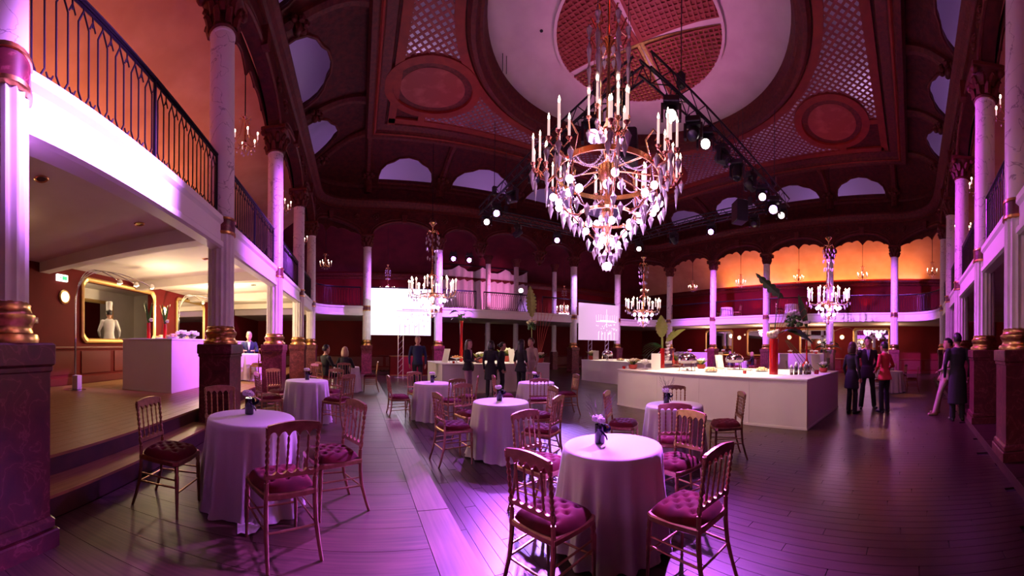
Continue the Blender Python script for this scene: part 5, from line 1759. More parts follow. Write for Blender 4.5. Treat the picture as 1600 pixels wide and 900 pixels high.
def hand(mb, wrist, d, palm_n, s=1.0, side=1, curl=0.5):
    d = Vector(d).normalized(); n = Vector(palm_n); n = (n - d * n.dot(d)).normalized(); w = d.cross(n)
    wr = Vector(wrist)
    rs = []
    for t, hw, ht in ((-0.02, 0.024, 0.020), (0.03, 0.036, 0.017), (0.075, 0.042, 0.014), (0.09, 0.038, 0.011)):
        rs.append([wr + d * t * s + (w * math.cos(2 * PI * k / 10) * hw + n * math.sin(2 * PI * k / 10) * ht) * s for k in range(10)])
    mb.rings(rs, True, True)
    for k, (o, l) in enumerate(((-0.030, 0.068), (-0.010, 0.078), (0.010, 0.072), (0.029, 0.056))):
        b = wr + (d * 0.08 + w * o * side) * s
        m = b + (d * l * 0.45 + n * l * 0.12 * curl) * s
        e = m + (d * l * (0.5 - 0.3 * curl) + n * l * 0.5 * curl) * s
        mb.tube([b, m, e], [0.0105 * s, 0.0098 * s, 0.0075 * s], 6)
    b = wr + (d * 0.025 - w * 0.030 * side) * s
    m = b + (d * 0.03 - w * 0.025 * side + n * 0.01) * s
    mb.tube([b, m, m + (d * 0.03 - w * 0.004 * side + n * 0.012) * s], [0.013 * s, 0.011 * s, 0.008 * s], 6)


def person(label, loc, rz, H=1.75, top='cblack', bottom='cblack', shoe='shoe', hair='hairdark', style='short', female=False,
           arms=None, sit=False, feet=None, coat=None, forearm=None, skirt=None, lean=(0, 0), headturn=0.0, vox=0.015, shirt=None, tie=None, extras=None, hat=False):
    k = H / 1.75
    hip, knee, sh = (0.93, 0.50, 1.44) if not sit else (0.55, 0.50, 1.06)
    hw = 0.16 if female else 0.19
    lx, ly = lean
    seat_off = 0.0
    mb = MB()
    segs = []          # (p, q, radius, material slot)
    dz = sh - 1.44
    # torso
    wa = 0.115 if female else 0.14
    rows = [(0, 0, hip - 0.10, 0.13, 0.10), (0, 0, hip - 0.04, 0.165 if female else 0.16, 0.115), (lx * .1, ly * .1, hip + 0.06, 0.155 if female else 0.155, 0.11), (lx * .35, ly * .35, hip + 0.18, wa, 0.095),
            (lx * .6, ly * .6, hip + 0.31, wa + 0.025, 0.11), (lx * .85, ly * .85, hip + 0.42, hw - 0.015, 0.12 if female else 0.115), (lx, ly, hip + 0.50, hw - 0.02, 0.095), (lx, ly, hip + 0.555, 0.09, 0.07), (lx, ly, hip + 0.58, 0.05, 0.05)]
    loft(mb, rows)
    segs.append(((0, 0, hip - 0.02), (lx, ly, hip + 0.47), 0.15, 0))
    # neck, head
    nk = Vector((lx, ly + 0.005, hip + 0.55)); hd = Vector((lx, ly + 0.035, hip + 0.705))
    limb(mb, [nk, hd - Vector((0, 0.02, 0.05))], [0.054, 0.05])
    ct, st_ = math.cos(headturn), math.sin(headturn)
    def hp(x, y, z):
        x, y, z = x * 1.1, y * 1.1, z * 1.1
        return (hd.x + x * ct - y * st_, hd.y + x * st_ + y * ct, hd.z + z)
    hr = []
    for z, rx, ry, oy in ((-0.118, 0.022, 0.024, 0.045), (-0.105, 0.042, 0.045, 0.035), (-0.075, 0.058, 0.072, 0.016), (-0.04, 0.068, 0.086, 0.004), (0.0, 0.074, 0.094, -0.002), (0.04, 0.076, 0.097, -0.006), (0.08, 0.066, 0.085, -0.010), (0.108, 0.045, 0.058, -0.012), (0.12, 0.018, 0.022, -0.012)):
        hr.append([hp(rx * math.cos(2 * PI * q / 18), oy + ry * math.sin(2 * PI * q / 18), z) for q in range(18)])
    mb.rings(hr, True, True)
    mb.tube([hp(0, 0.082, 0.015), hp(0, 0.104, -0.022), hp(0, 0.088, -0.036)], [0.009, 0.014, 0.012], 8)
    for s in (-1, 1):
        mb.ball(hp(s * 0.076, -0.005, -0.008), (0.012, 0.02, 0.03), 8, 6)
    segs.append((tuple(nk + Vector((0, 0, 0.03))), tuple(hd + Vector((0, 0, 0.06))), 0.05, 2))
    # legs
    lw = 0.085 if female else 0.09
    ft = feet or ((-0.10, 0.0), (0.10, 0.0))
    for i, s in enumerate((-1, 1)):
        h = Vector((s * lw, 0, hip - 0.02))
        if sit:
            kn = Vector((s * 0.11, 0.42, knee + 0.02)); an = Vector((s * 0.12, 0.40 + 0.06 * i, 0.08))
            h = Vector((s * lw, 0.02, hip - 0.05))
        else:
            an = Vector((ft[i][0], ft[i][1], 0.08)); kn = h.lerp(an, 0.5) + Vector((0, 0.03, 0))
        limb(mb, [h, kn, an], [0.088, 0.060, 0.044])
        to = an + Vector((s * 0.03, 0.15, -0.045)); he = an + Vector((0, -0.04, -0.05))
        limb(mb, [he, to], [0.038, 0.032])
        segs += [(tuple(h), tuple(kn), 0.075, 1), (tuple(kn), tuple(an + Vector((0, 0, 0.02))), 0.05, 1), (tuple(he - Vector((0, 0, 0.01))), tuple(to), 0.036, 3)]
        if bottom and skirt is None and not sit:
            limb(mb, [an + Vector((0, 0, 0.0)), kn], [0.062, 0.068])      # trouser leg
    if coat is not None:
        loft(mb, [(0, 0, hip + 0.12, wa + 0.02, 0.115), (0, 0, hip, 0.18, 0.135), (0, -0.005, (hip + coat) / 2, 0.195, 0.15), (0, -0.01, coat, 0.205, 0.16)])
        segs.append(((0, 0, hip), (0, 0, coat + 0.02), 0.19, 0))
    if skirt is not None:
        loft(mb, [(0, 0, hip + 0.05, 0.15, 0.11), (0, 0, hip - 0.1, 0.18, 0.14), (0, 0, skirt, 0.21, 0.17)])
        segs.append(((0, 0, hip - 0.06), (0, 0, skirt), 0.19, 1))
    # arms
    am = arms or {}
    narm = len(segs)
    hands = []
    for i, s in enumerate((-1, 1)):
        S = Vector((lx + s * hw, ly, hip + 0.475))
        e, w = am.get(i, ((s * (hw + 0.07), -0.03, hip + 0.20), (s * (hw + 0.06), 0.06, hip - 0.05)))
        e, w = Vector(e), Vector(w)
        limb(mb, [S, e, w], [0.058 if female else 0.064, 0.043, 0.030])
        segs += [(tuple(S), tuple(e), 0.05, 0), (tuple(e), tuple(w), 0.035, 0 if forearm is None else 4)]
        hands.append((w, (w - e), s))
    # continuous skin by voxel remesh
    me = mb.mesh('body_raw', ['cblack'])
    o = bpy.data.objects.new('body_raw', me); C.objects.link(o)
    md = o.modifiers.new('r', 'REMESH'); md.mode = 'VOXEL'; md.voxel_size = vox
    sm = o.modifiers.new('s', 'SMOOTH'); sm.factor = 0.5; sm.iterations = 3
    dg = bpy.context.evaluated_depsgraph_get()
    ev = o.evaluated_get(dg).to_mesh()
    vs_ = [tuple(v.co) for v in ev.vertices]; fs_ = [tuple(p.vertices) for p in ev.polygons]
    cs_ = [p.center.copy() for p in ev.polygons]
    o.evaluated_get(dg).to_mesh_clear()
    bpy.data.objects.remove(o); bpy.data.meshes.remove(me)
    out = MB()
    out.v = vs_; out.f = fs_
    sg = [(Vector(a), Vector(b), r, m) for a, b, r, m in segs]
    for c in cs_:
        best, bm_, bi = 9, 0, 0
        for si, (a, b, r, m) in enumerate(sg):
            ab = b - a
            t = max(0, min(1, (c - a).dot(ab) / max(1e-9, ab.length_squared)))
            d = (c - a - ab * t).length - r
            if d < best:
                best, bm_, bi = d, m, si
        if bi < narm and bm_ in (0, 1):
            bm_ = 0 if c.z > (coat - 0.012 if coat is not None else hip - 0.05 - (0.0 if not sit else 0.08)) and not (sit and c.y > 0.13) else 1       # clean hem line
        if c.z > hip + 0.575 or (c.z > hip + 0.54 and math.hypot(c.x - lx, c.y - ly - 0.01) < 0.085):
            bm_ = 2                                # neck above the collar
        out.mi.append(bm_)
    out.cur = 4
    for w, d, s in hands:
        hand(out, w, d, (-s * 0.9, 0.2, 0) if abs(d.normalized().z) > 0.6 else (0, 0, -1), 1.0, s, 0.5)
    out.cur = 5
    for s in (-1, 1):
        out.ball(hp(s * 0.030, 0.082, 0.012), (0.011, 0.007, 0.006), 6, 4)
        out.tube([hp(s * 0.016, 0.090, 0.034), hp(s * 0.048, 0.078, 0.034)], 0.004, 4)
    out.cur = 6
    out.tube([hp(-0.022, 0.083, -0.064), hp(0, 0.090, -0.062), hp(0.022, 0.083, -0.064)], [0.003, 0.006, 0.003], 6)
    t = thing('person', label, 'person', loc, rz, 'guests and staff')
    t.scale = (k, k, k)
    fa = M['skin'] if forearm is None else M[forearm]
    body = out.build('body', [M[top], M[bottom], M['skin'], M[shoe], M['skin'], M['hairdark'], M['cred']], t, smooth='all')
    # hair
    hm = MB()
    N1, N2 = 20, 12
    grid = []
    for i in range(N2 + 1):
        th = PI * i / N2
        row = []
        for j in range(N1):
            a = 2 * PI * j / N1
            x, y, z = math.sin(th) * math.cos(a), math.sin(th) * math.sin(a), math.cos(th)
            f = 1.0 + 0.03 * math.sin(5 * a + 3 * th)
            row.append((hp(x * 0.087 * f, -0.012 + y * 0.107 * f, 0.022 + z * 0.114 * f), (x, y, z)))
        grid.append(row)
    V = [p for r in grid for p, _ in r]
    Fc = []
    low = -0.55 if style != 'bald' else 0.3
    for i in range(N2):
        for j in range(N1):
            ds = [grid[i][j][1], grid[i][(j + 1) % N1][1], grid[i + 1][j][1], grid[i + 1][(j + 1) % N1][1]]
            y = sum(d[1] for d in ds) / 4; z = sum(d[2] for d in ds) / 4; x = sum(d[0] for d in ds) / 4
            if z < low or (y > 0.25 and z < 0.40) or (y > -0.2 and z < -0.1 and style == 'short'):
                continue
            Fc.append((i * N1 + j, i * N1 + (j + 1) % N1, (i + 1) * N1 + (j + 1) % N1, (i + 1) * N1 + j))
    hm.add(V, Fc)
    if style in ('long', 'bob'):
        L = 0.36 if style == 'long' else 0.16
        rs = []
        for q in range(8):
            u = q / 7
            ring = []
            for inner in (0, 1):
                for j in range(17):
                    a = PI + PI * (j if not inner else 16 - j) / 16
                    rr = 0.087 + 0.018 * math.sin(PI * u * 0.8) - (0.028 if inner else 0) + (0 if inner else 0.003 * math.sin(j * 2.1))
                    ring.append(hp(rr * math.cos(a) * (1.03 - 0.12 * u), -0.01 + rr * 1.2 * math.sin(a), 0.03 - L * u))
            rs.append(ring)
        hm.rings(rs, True, True)
    if style == 'bun':
        hm.ball(hp(0, -0.125, 0.03), 0.045, 9, 7)
    hm.build('hair', hair, t, smooth='all')
    if shirt:
        c = MB()
        y0 = ly + 0.118
        c.add([(lx - 0.045, y0 - 0.012, hip + 0.53), (lx + 0.045, y0 - 0.012, hip + 0.53), (lx + 0.028, y0 + 0.008, hip + 0.40), (lx, y0 + 0.004, hip + 0.27), (lx - 0.028, y0 + 0.008, hip + 0.40),
               (lx - 0.045, y0 - 0.05, hip + 0.53), (lx + 0.045, y0 - 0.05, hip + 0.53), (lx + 0.028, y0 - 0.04, hip + 0.40), (lx, y0 - 0.04, hip + 0.27), (lx - 0.028, y0 - 0.04, hip + 0.40)],
              [(0, 1, 2, 3, 4), (9, 8, 7, 6, 5), (0, 5, 6, 1), (1, 6, 7, 2), (2, 7, 8, 3), (3, 8, 9, 4), (4, 9, 5, 0)])
        sf = c.build('shirt_front', shirt, t)
        if tie:
            MB().tube([(lx, y0 - 0.003, hip + 0.52), (lx, y0 + 0.012, hip + 0.42), (lx, y0 + 0.01, hip + 0.28)], [0.014, 0.018, 0.01], 4, flat=0.4).build('tie', tie, sf)
    if hat:
        b = hp(0, -0.01, 0.08)
        MB().lathe([(0.09, 0.0), (0.092, 0.06), (0.088, 0.07), (0.095, 0.2), (0.10, 0.25), (0.07, 0.265), (0.0, 0.26)], 20, b, rfun=lambda a, z: 1 + 0.03 * math.sin(10 * a)).build('chef_hat', 'cwhite', t, smooth=30)
    if extras:
        extras(t, k)
    return t


def toward(x, y, tx, ty):
    return face_to((x, y), (tx, ty))


def bag(t, k):
    b = tag(MB().rings([[(-0.27 + rx * math.cos(2 * PI * q / 14), -0.05 + 0.075 * s * math.sin(2 * PI * q / 14), z) for q in range(14)] for z, rx, s in ((0.76, 0.05, 0.4), (0.80, 0.15, 1), (0.92, 0.19, 1.1), (1.02, 0.14, 0.8), (1.06, 0.08, 0.4))], True, True).build('bag', 'black', t, smooth='all'), '', '')
    del b['label']; del b['category']
    MB().tube([(-0.36, -0.05, 1.04), (-0.25, -0.04, 1.28), (-0.15, 0.0, 1.49), (-0.18, -0.05, 1.3), (-0.2, -0.08, 1.04)], 0.012, 5).build('bag_strap', 'black', b)


def add_thing(fn, label, cat, name):
    return fn


P_ = [
    dict(label='man in navy shirt standing with arms down facing the camera', loc=(1.91, 11.25, 0), rz=toward(1.91, 11.25, 0.3, 0), H=1.80, top='cnavy', bottom='cblack', hair='hairgrey', style='short'),
    dict(label='woman in black jacket and mauve trousers with shoulder bag, holding papers', loc=(3.20, 9.95, 0), rz=toward(3.2, 9.95, 4.6, 8.4), H=1.68, top='cblack', bottom='cmauve', hair='hairbrown', style='long', female=True,
         arms={0: ((-0.25, 0.02, 1.12), (-0.10, 0.26, 1.10)), 1: ((0.24, 0.03, 1.12), (0.08, 0.28, 1.14))}, extras=bag, shirt='cmauve', vox=0.016, coat=0.84),
    dict(label='woman with dark bob all in black, her back to the buffet', loc=(3.84, 9.72, 0), rz=toward(3.84, 9.72, 5.0, 12.0), H=1.66, top='cblack', bottom='cblack', hair='hairdark', style='bob', female=True, coat=0.55),
    dict(label='woman in black in profile, half hidden behind the one with the dark bob', loc=(4.30, 9.98, 0), rz=toward(4.3, 9.98, 6.5, 8.6), H=1.62, top='cblack', bottom='cblack', hair='hairdark', style='bun', female=True, coat=0.82),
    dict(label='woman in black with very long dark hair, bare forearm', loc=(4.62, 9.30, 0), rz=toward(4.62, 9.3, 6.4, 10.0), H=1.70, top='cblack', bottom='cblack', hair='hairdark', style='long', female=True, forearm='skin', coat=0.80,
         arms={1: ((0.22, 0.0, 1.13), (0.12, 0.18, 0.95))}),
    dict(label='person in long beige coat standing by the buffet', loc=(5.22, 9.75, 0), rz=toward(5.22, 9.75, 3.5, 9.4), H=1.76, top='cbeige', bottom='cbeige', hair='hairbrown', style='short', coat=0.45),
    dict(label='woman in dark knee-length coat seen from behind at the counter corner', loc=(8.22, 1.42, 0), rz=toward(8.22, 1.42, 8.95, 1.0), H=1.66, top='cblack', bottom='cblack', hair='hairbrown', style='bob', female=True, coat=0.62),
    dict(label='man in black suit with pale shirt and blue tie facing the camera', loc=(8.95, 1.14, 0), rz=toward(8.95, 1.14, 7.4, 0.6), H=1.80, top='cblack', bottom='cblack', hair='hairdark', style='short', shirt='cshirt', tie='ctie', coat=0.76, feet=((-0.17, 0), (0.17, 0.03)),
         arms={0: ((-0.27, -0.10, 1.16), (-0.14, -0.16, 0.95)), 1: ((0.27, -0.10, 1.16), (0.14, -0.16, 0.95))}),
    dict(label='woman in red jacket and black trousers with short dark hair', loc=(8.45, 0.66, 0), rz=toward(8.45, 0.66, 9.3, 1.6), H=1.68, top='cred', bottom='cblack', hair='hairdark', style='short', female=True, coat=0.82,
         arms={0: ((-0.26, -0.04, 1.16), (-0.14, 0.16, 1.04)), 1: ((0.26, -0.04, 1.16), (0.14, 0.16, 1.04))}),
    dict(label='man in pale beige suit leaning back by the right columns', loc=(8.30, -0.80, 0), rz=toward(8.3, -0.8, 7.9, 1.2), H=1.76, top='cbeige', bottom='cbeige', shoe='tanshoe', hair='hairdark', style='short', coat=0.80, lean=(0.10, -0.10), feet=((-0.12, 0.30), (0.12, 0.18)),
         arms={0: ((-0.22, 0.02, 1.12), (-0.05, 0.16, 1.02))}),
    dict(label='man in long black coat with his back turned by the right columns', loc=(7.45, -0.96, 0), rz=toward(7.45, -0.96, 9.5, -0.7), H=1.84, top='cblack', bottom='cblack', hair='hairdark', style='short', coat=0.35),
    dict(label='sitter in black jacket, left one of the seated couple', loc=(-0.95, 10.15, WZ), rz=toward(-0.95, 10.15, -0.35, 10.6), top='cblack', bottom='cblack', hair='hairdark', sit=True, vox=0.018, arms={0: ((-0.26, 0.10, 0.80), (-0.16, 0.36, 0.80)), 1: ((0.26, 0.10, 0.80), (0.16, 0.36, 0.80))}),
    dict(label='blond sitter in black, right one of the seated couple', loc=(-0.38, 9.92, WZ), rz=toward(-0.38, 9.92, -0.35, 10.6), H=1.68, top='cblack', bottom='cblack', hair='hairblond', style='bob', female=True, sit=True, vox=0.018, arms={0: ((-0.26, 0.10, 0.80), (-0.16, 0.34, 0.80)), 1: ((0.26, 0.10, 0.80), (0.16, 0.34, 0.80))}),
    dict(label='chef in white jacket and tall white hat seen from behind', loc=(-6.85, 8.02, 0.70), rz=toward(-6.85, 8.02, -8.0, 9.2), H=1.82, top='cwhite', bottom='cblack', hair='hairdark', hat=True, arms={0: ((-0.30, 0.02, 1.14), (-0.26, 0.20, 1.0)), 1: ((0.30, 0.02, 1.14), (0.30, 0.16, 0.98))}),
    dict(label='man in dark suit and white shirt seated under the left balcony', loc=(-3.30, 10.30, PZ), rz=toward(-3.3, 10.3, -2.6, 8.0), top='cnavy', bottom='cblack', hair='hairgrey', sit=True, shirt='cwhite', vox=0.018, arms={0: ((-0.26, 0.10, 0.80), (-0.14, 0.34, 0.82)), 1: ((0.26, 0.10, 0.80), (0.14, 0.34, 0.82))}),
    dict(label='sitter in white shirt left of the man in the dark suit', loc=(-3.82, 9.70, PZ), rz=toward(-3.82, 9.7, -3.15, 9.6), top='cwhite', bottom='cblack', hair='hairdark', sit=True, vox=0.018, arms={0: ((-0.26, 0.10, 0.80), (-0.14, 0.34, 0.82)), 1: ((0.26, 0.10, 0.80), (0.14, 0.34, 0.82))}),
    dict(label='man in blue suit seated under the far right balcony', loc=(19.2, 10.95, 0), rz=toward(19.2, 10.95, 19.4, 10.2), top='cblue', bottom='cblack', hair='hairdark', sit=True, vox=0.02, arms={0: ((-0.26, 0.10, 0.80), (-0.14, 0.34, 0.82)), 1: ((0.26, 0.10, 0.80), (0.14, 0.34, 0.82))}),
    dict(label='woman in dark dress seated across from the man in blue', loc=(19.5, 9.5, 0), rz=toward(19.5, 9.5, 19.4, 10.2), H=1.66, top='cblack', bottom='cblack', hair='hairblond', style='bob', female=True, sit=True, vox=0.02, arms={0: ((-0.26, 0.10, 0.80), (-0.14, 0.34, 0.82)), 1: ((0.26, 0.10, 0.80), (0.14, 0.34, 0.82))}),
]
for d in P_:
    person(**d)
# papers in the woman's hands
pp = tag(MB().box((0, 0, 0), (0.22, 0.30, 0.012)).build('paper_folder', 'paper', loc=(3.40, 9.72, 1.12), rot=(0.5, 0, -2.4)), 'pale paper folder held by the woman with the shoulder bag', 'folder')
table(-3.15, 9.60, PZ, 'small white table under the left balcony with two sitters', 1)
chair((-3.30, 10.30, PZ), (-2.9, 8.9), 'gilt chair under the man in the dark suit below the left balcony', 'gilt chairs under the balconies')
chair((-3.82, 9.70, PZ), (-3.15, 9.6), 'gilt chair under the sitter in the white shirt below the left balcony', 'gilt chairs under the balconies')
chair((-2.75, 9.25, PZ), (-3.15, 9.6), 'empty gilt chair at the small table below the left balcony', 'gilt chairs under the balconies')
table(19.4, 10.2, 0, 'white table of the man in blue under the far right balcony', 2)
chair((19.2, 10.95, 0), (19.4, 10.2), 'gilt chair of the man in blue', 'gilt chairs under the balconies')
chair((19.5, 9.5, 0), (19.4, 10.2), 'gilt chair of the woman across from the man in blue', 'gilt chairs under the balconies')
chair((18.75, 10.1, 0), (19.4, 10.2), 'empty gilt chair at the table of the man in blue', 'gilt chairs under the balconies')
for (y, lab) in ((11.4, 'left white table up on the far right balcony'), (7.0, 'right white table up on the far right balcony')):
    table(19.6, y, 3.405, lab, 0)
    chair((19.5, y + 0.72, 3.4), (19.6, y), 'gilt chair left of the ' + lab, 'gilt chairs up on the balcony')
    chair((19.7, y - 0.72, 3.4), (19.6, y), 'gilt chair right of the ' + lab, 'gilt chairs up on the balcony')

# ------------------------------------------------------------------ things on the buffets
def blade_leaf(p0, d, L, w, droop=0.25, roll=0.0, lobes=0, N=14, th=0.003, side=None):
    """a leaf with thickness, midrib fold, optional lobes; grows from p0 along d"""
    p0, d = Vector(p0), Vector(d).normalized()
    if side is None:
        side = d.cross(Vector((0, 0, 1)))
    side = Vector(side)
    side = side - d * side.dot(d)
    side = side.normalized() if side.length > 1e-3 else Vector((1, 0, 0))
    side = Matrix.Rotation(roll, 3, d) @ side
    up = side.cross(d).normalized()
    rs = []
    for i in range(N + 1):
        t = i / N
        hw = w * math.sin(PI * min(1, t * 0.97 + 0.03)) ** 0.8 * (1.1 - 0.35 * t)
        if lobes:
            hw *= 0.62 + 0.38 * abs(math.sin(PI * lobes * t)) ** 0.5
        c = p0 + d * (L * t) - Vector((0, 0, droop * L * t * t))
        rs.append([c - side * hw + up * hw * 0.25, c - up * th, c + side * hw + up * hw * 0.25, c + up * th * 2])
    return MB().rings(rs, True, True, True)


def bloom(t, c, r, m='petal', name='bloom'):
    mb = MB()
    mb.ball(c, r * 0.7, 7, 5)
    for q in range(9):
        a = q * 2.4
        e = (q % 3 - 1) * 0.5
        mb.ball((c[0] + r * 0.62 * math.cos(a) * math.cos(e), c[1] + r * 0.62 * math.sin(a) * math.cos(e), c[2] + r * 0.6 * math.sin(e) + r * 0.15), r * 0.48, 6, 4)
    return mb.build(name, m, t, smooth='all')


def vase_cyl(t, r, h, m, name='vase'):
    MB().lathe([(r, 0.0), (r, h), (r * 0.92, h), (r * 0.92, 0.03), (0.0, 0.03)], 20).build(name, m, t, smooth=30)


def arrangement(name, label, x, y, z, group='flower arrangements on the buffets'):
    return thing(name, label, 'flowers', (x, y, z), 0, group)


def arr_tall_red(x, y):
    t = arrangement('flower_arrangement', 'tall red glass cylinder with huge dark leaf, white flowers and red branches', x, y, BZ)
    vase_cyl(t, 0.10, 0.78, 'redglass')
    MB().lathe([(0.088, 0.03), (0.088, 0.70), (0.0, 0.72)], 16).build('red_pebbles', 'terracotta', t)
    L = Vector((0.38, -0.92, 0)).normalized()          # sideways along the counter
    b = Vector((0, 0, 0.75))
    MB().tube([b, b + L * 0.06 + Vector((0, 0, 0.75)), b + L * 0.14 + Vector((0, 0, 1.15))], [0.012, 0.010, 0.006], 6).build('stem', 'leaf', t)
    blade_leaf(b + L * 0.20 + Vector((0, 0, 0.92)), -L * 0.75 + Vector((0, 0, 0.62)), 0.80, 0.13, -0.05, 0.25, 6, 24, side=L.cross(Vector((0, 0, 1))).cross(-L * 0.75 + Vector((0, 0, 0.62)))).build('leaf', 'leaf', t)
    blade_leaf(b + L * 0.30 + Vector((0, 0, 0.20)), L * 0.8 + Vector((0, 0, -0.05)), 0.58, 0.16, 0.45, 0.6, 5, 24).build('leaf', 'leaf', t)
    blade_leaf(b + L * 0.10 + Vector((0, 0, 0.15)), L * 0.6 + Vector((0, 0, 0.25)), 0.5, 0.10, 0.3, 0.2, 0).build('leaf', 'leaf', t)
    for k in range(6):
        e = L * (0.15 + 0.13 * k) + Vector((0.05 * (k % 2), 0, 0.95 - 0.06 * k))
        MB().tube([b, b + e * 0.5 + L * 0.03, b + e], [0.007, 0.006, 0.003], 5).build('branch', 'redstem', t)
    for k in range(3):
        c = b + L * (0.25 + 0.03 * k)
        MB().tube([c, c + L * (0.45 + 0.1 * k) + Vector((0, 0, -0.72))], 0.006, 5).build('stem', 'leaf', t)
    for (u, zz, r) in ((-0.06, 0.12, 0.10), (0.04, 0.16, 0.09), (0.0, 0.08, 0.09), (0.36, 0.58, 0.07), (0.44, 0.60, 0.08), (0.50, 0.56, 0.07)):
        p = b + L * u + Vector((0, 0, zz))
        bloom(t, p, r, 'cream_petal' if u < 0.2 else 'petal')
    mb = MB()
    for k in range(26):
        a, r = k * 2.4, 0.15 * math.sqrt(k / 26)
        p = b + L * (0.44 + r * math.cos(a)) + Vector((r * 0.5 * math.sin(a), r * math.sin(a), 0.42 + 0.10 * math.sin(k)))
        mb.ball(p, (0.05, 0.05, 0.04), 6, 4)
    stuff(mb.build('foliage_ball', 'leaf', t, smooth='all'))


arr_tall_red(7.12, 2.95)


def arr_palm(x, y, label, red=True):
    t = arrangement('flower_arrangement', label, x, y, BZ)
    L = Vector((0.74, -0.66, 0)).normalized()
    vase_cyl(t, 0.07, 0.55, 'redglass' if red else 'clearglass')
    b = Vector((0, 0, 0.5))
    MB().tube([b * 0.2, b + Vector((0, 0, 0.35))], [0.04, 0.03], 8).build('stem', 'lightleaf', t)
    blade_leaf(b + Vector((0, 0, 0.35)) - L * 0.02, Vector((-0.05, 0, 1)), 0.62, 0.20, 0.0, 0.1, 7, 24, side=L).build('leaf', 'lightleaf', t)
    blade_leaf(b + L * 0.15 + Vector((0, 0, 0.2)), L * 0.55 + Vector((0, 0, 0.75)), 0.85, 0.08, 0.35, 0.3, 0, 18, side=Vector((0, 0, 1))).build('leaf', 'lightleaf', t)
    blade_leaf(b + L * 0.10 + Vector((0, 0, 0.15)), L * 0.35 + Vector((0, 0, 0.75)), 0.6, 0.10, 0.2, 0.5, 5, 20).build('leaf', 'lightleaf', t)
    for k in range(7):
        a = 2.2 + 0.35 * k
        blade_leaf(b + Vector((0, 0, 0.1)), -L * math.cos(0.2 * k) + Vector((0.3 * math.sin(a), 0.3 * math.cos(a), 0.5 - 0.1 * k)), 0.62, 0.03, 0.55, 0.4, 0, 12).build('leaf', 'leaf', t)
    for k in range(6):
        p = b + L * (0.16 + 0.02 * math.sin(k * 2)) + Vector((0, 0, 0.20 - 0.09 * k))
        bloom(t, p, 0.06, 'petal')
    for k in range(3):
        MB().tube([b + L * 0.3, b + L * (0.3 + 0.03 * k) + Vector((0, 0, -0.45))], 0.007, 5).build('stem', 'redstem', t)


arr_palm(7.4, 6.35, 'fan of pale palm leaves and white orchids at the left end of the long counter')


def arr_bottle(x, y):
    t = arrangement('flower_arrangement', 'red long-necked glass bottle with white flowers on the long counter', x, y, BZ)
    MB().lathe([(0.05, 0.0), (0.12, 0.03), (0.14, 0.10), (0.11, 0.18), (0.04, 0.26), (0.022, 0.36), (0.02, 0.78), (0.026, 0.80)], 22).build('vase', 'redglass', t, smooth=True)
    for k in range(5):
        a = k * 1.26
        MB().tube([(0, 0, 0.75), (0.02 * math.cos(a), 0.02 * math.sin(a), 0.95), (0.06 * math.cos(a), 0.06 * math.sin(a), 1.15)], 0.006, 5).build('stem', 'leaf', t)
        bloom(t, (0.05 * math.cos(a), 0.05 * math.sin(a), 1.22), 0.055, 'petal')
        blade_leaf((0, 0, 0.85), (math.cos(a), math.sin(a), 0.6), 0.28, 0.05, 0.3, 0.2).build('leaf', 'leaf', t)
    blade_leaf((0, 0, 1.1), (-0.25, 0.2, 1), 0.85, 0.09, 0.0, 0.2, 0, 18, side=(0.3, -0.95, 0)).build('leaf', 'leaf', t)


arr_bottle(8.42, 2.60)


def arr_monstera(x, y, z, label, name='flower_arrangement', s=1.0, vm='clearglass'):
    t = arrangement(name, label, x, y, z)
    t.scale = (s, s, s)
    vase_cyl(t, 0.06, 0.42, vm)
    for k in range(6):
        a = k * 1.05 + 0.4
        d = Vector((math.cos(a), math.sin(a), 0.5))
        e = Vector((0.10 * math.cos(a), 0.10 * math.sin(a), 0.62 + 0.12 * (k % 3)))
        MB().tube([(0, 0, 0.05), e], 0.006, 5).build('stem', 'lightleaf', t)
        blade_leaf(e, d, 0.42, 0.13, 0.6, 0.2, 5, 20).build('leaf', 'leaf', t)
    return t


arr_monstera(8.78, 2.14, BZ, 'clear vase of drooping split leaves at the right end of the long counter', s=0.8)
t = arr_monstera(3.6, 12.0, BZ, 'tall red tube of dark palm leaves above the women', 'palm_arrangement', 1.0, 'redglass')
for k, ch_ in enumerate(list(t.children)):
    ch_.location.z += 0.9 if not ch_.name.startswith('vase') else 0.0
MB().lathe([(0.05, 0.4), (0.045, 1.0), (0.06, 1.3), (0.07, 1.45)], 16).build('red_tube', 'redglass', t, smooth=True)
for k in range(14):
    a = k * 0.45
    blade_leaf((0, 0, 1.45), (math.cos(a), math.sin(a), 0.9), 0.55, 0.03, 0.45, 0.3).build('leaf', 'leaf', t)
t = arrangement('leaf_spear', 'tall yellow-green spear leaf on a thin stand above the beige coat', 6.1, 11.4, BZ)
vase_cyl(t, 0.06, 0.5, 'clearglass')
MB().tube([(0, 0, 0.03), (0, 0, 1.75)], [0.02, 0.012], 8).build('stem', 'lightleaf', t)
blade_leaf((0, 0, 1.65), (-0.07, 0.02, 1), 1.15, 0.22, 0.0, 0.15, 9, 36, side=(0.88, -0.47, 0)).build('leaf', 'lightleaf', t)
for k in range(5):
    a = k * 1.3
    bloom(t, (0.12 * math.cos(a), 0.12 * math.sin(a), 1.45 + 0.05 * (k % 2)), 0.08, 'cream_petal')
mb = MB()
for k in range(16):
    a = k * 2.4
    mb.ball((0.11 * math.cos(a), 0.11 * math.sin(a), 1.22 + 0.012 * k), (0.06, 0.06, 0.05), 6, 4)
stuff(mb.build('foliage_ball', 'leaf', t, smooth='all'))
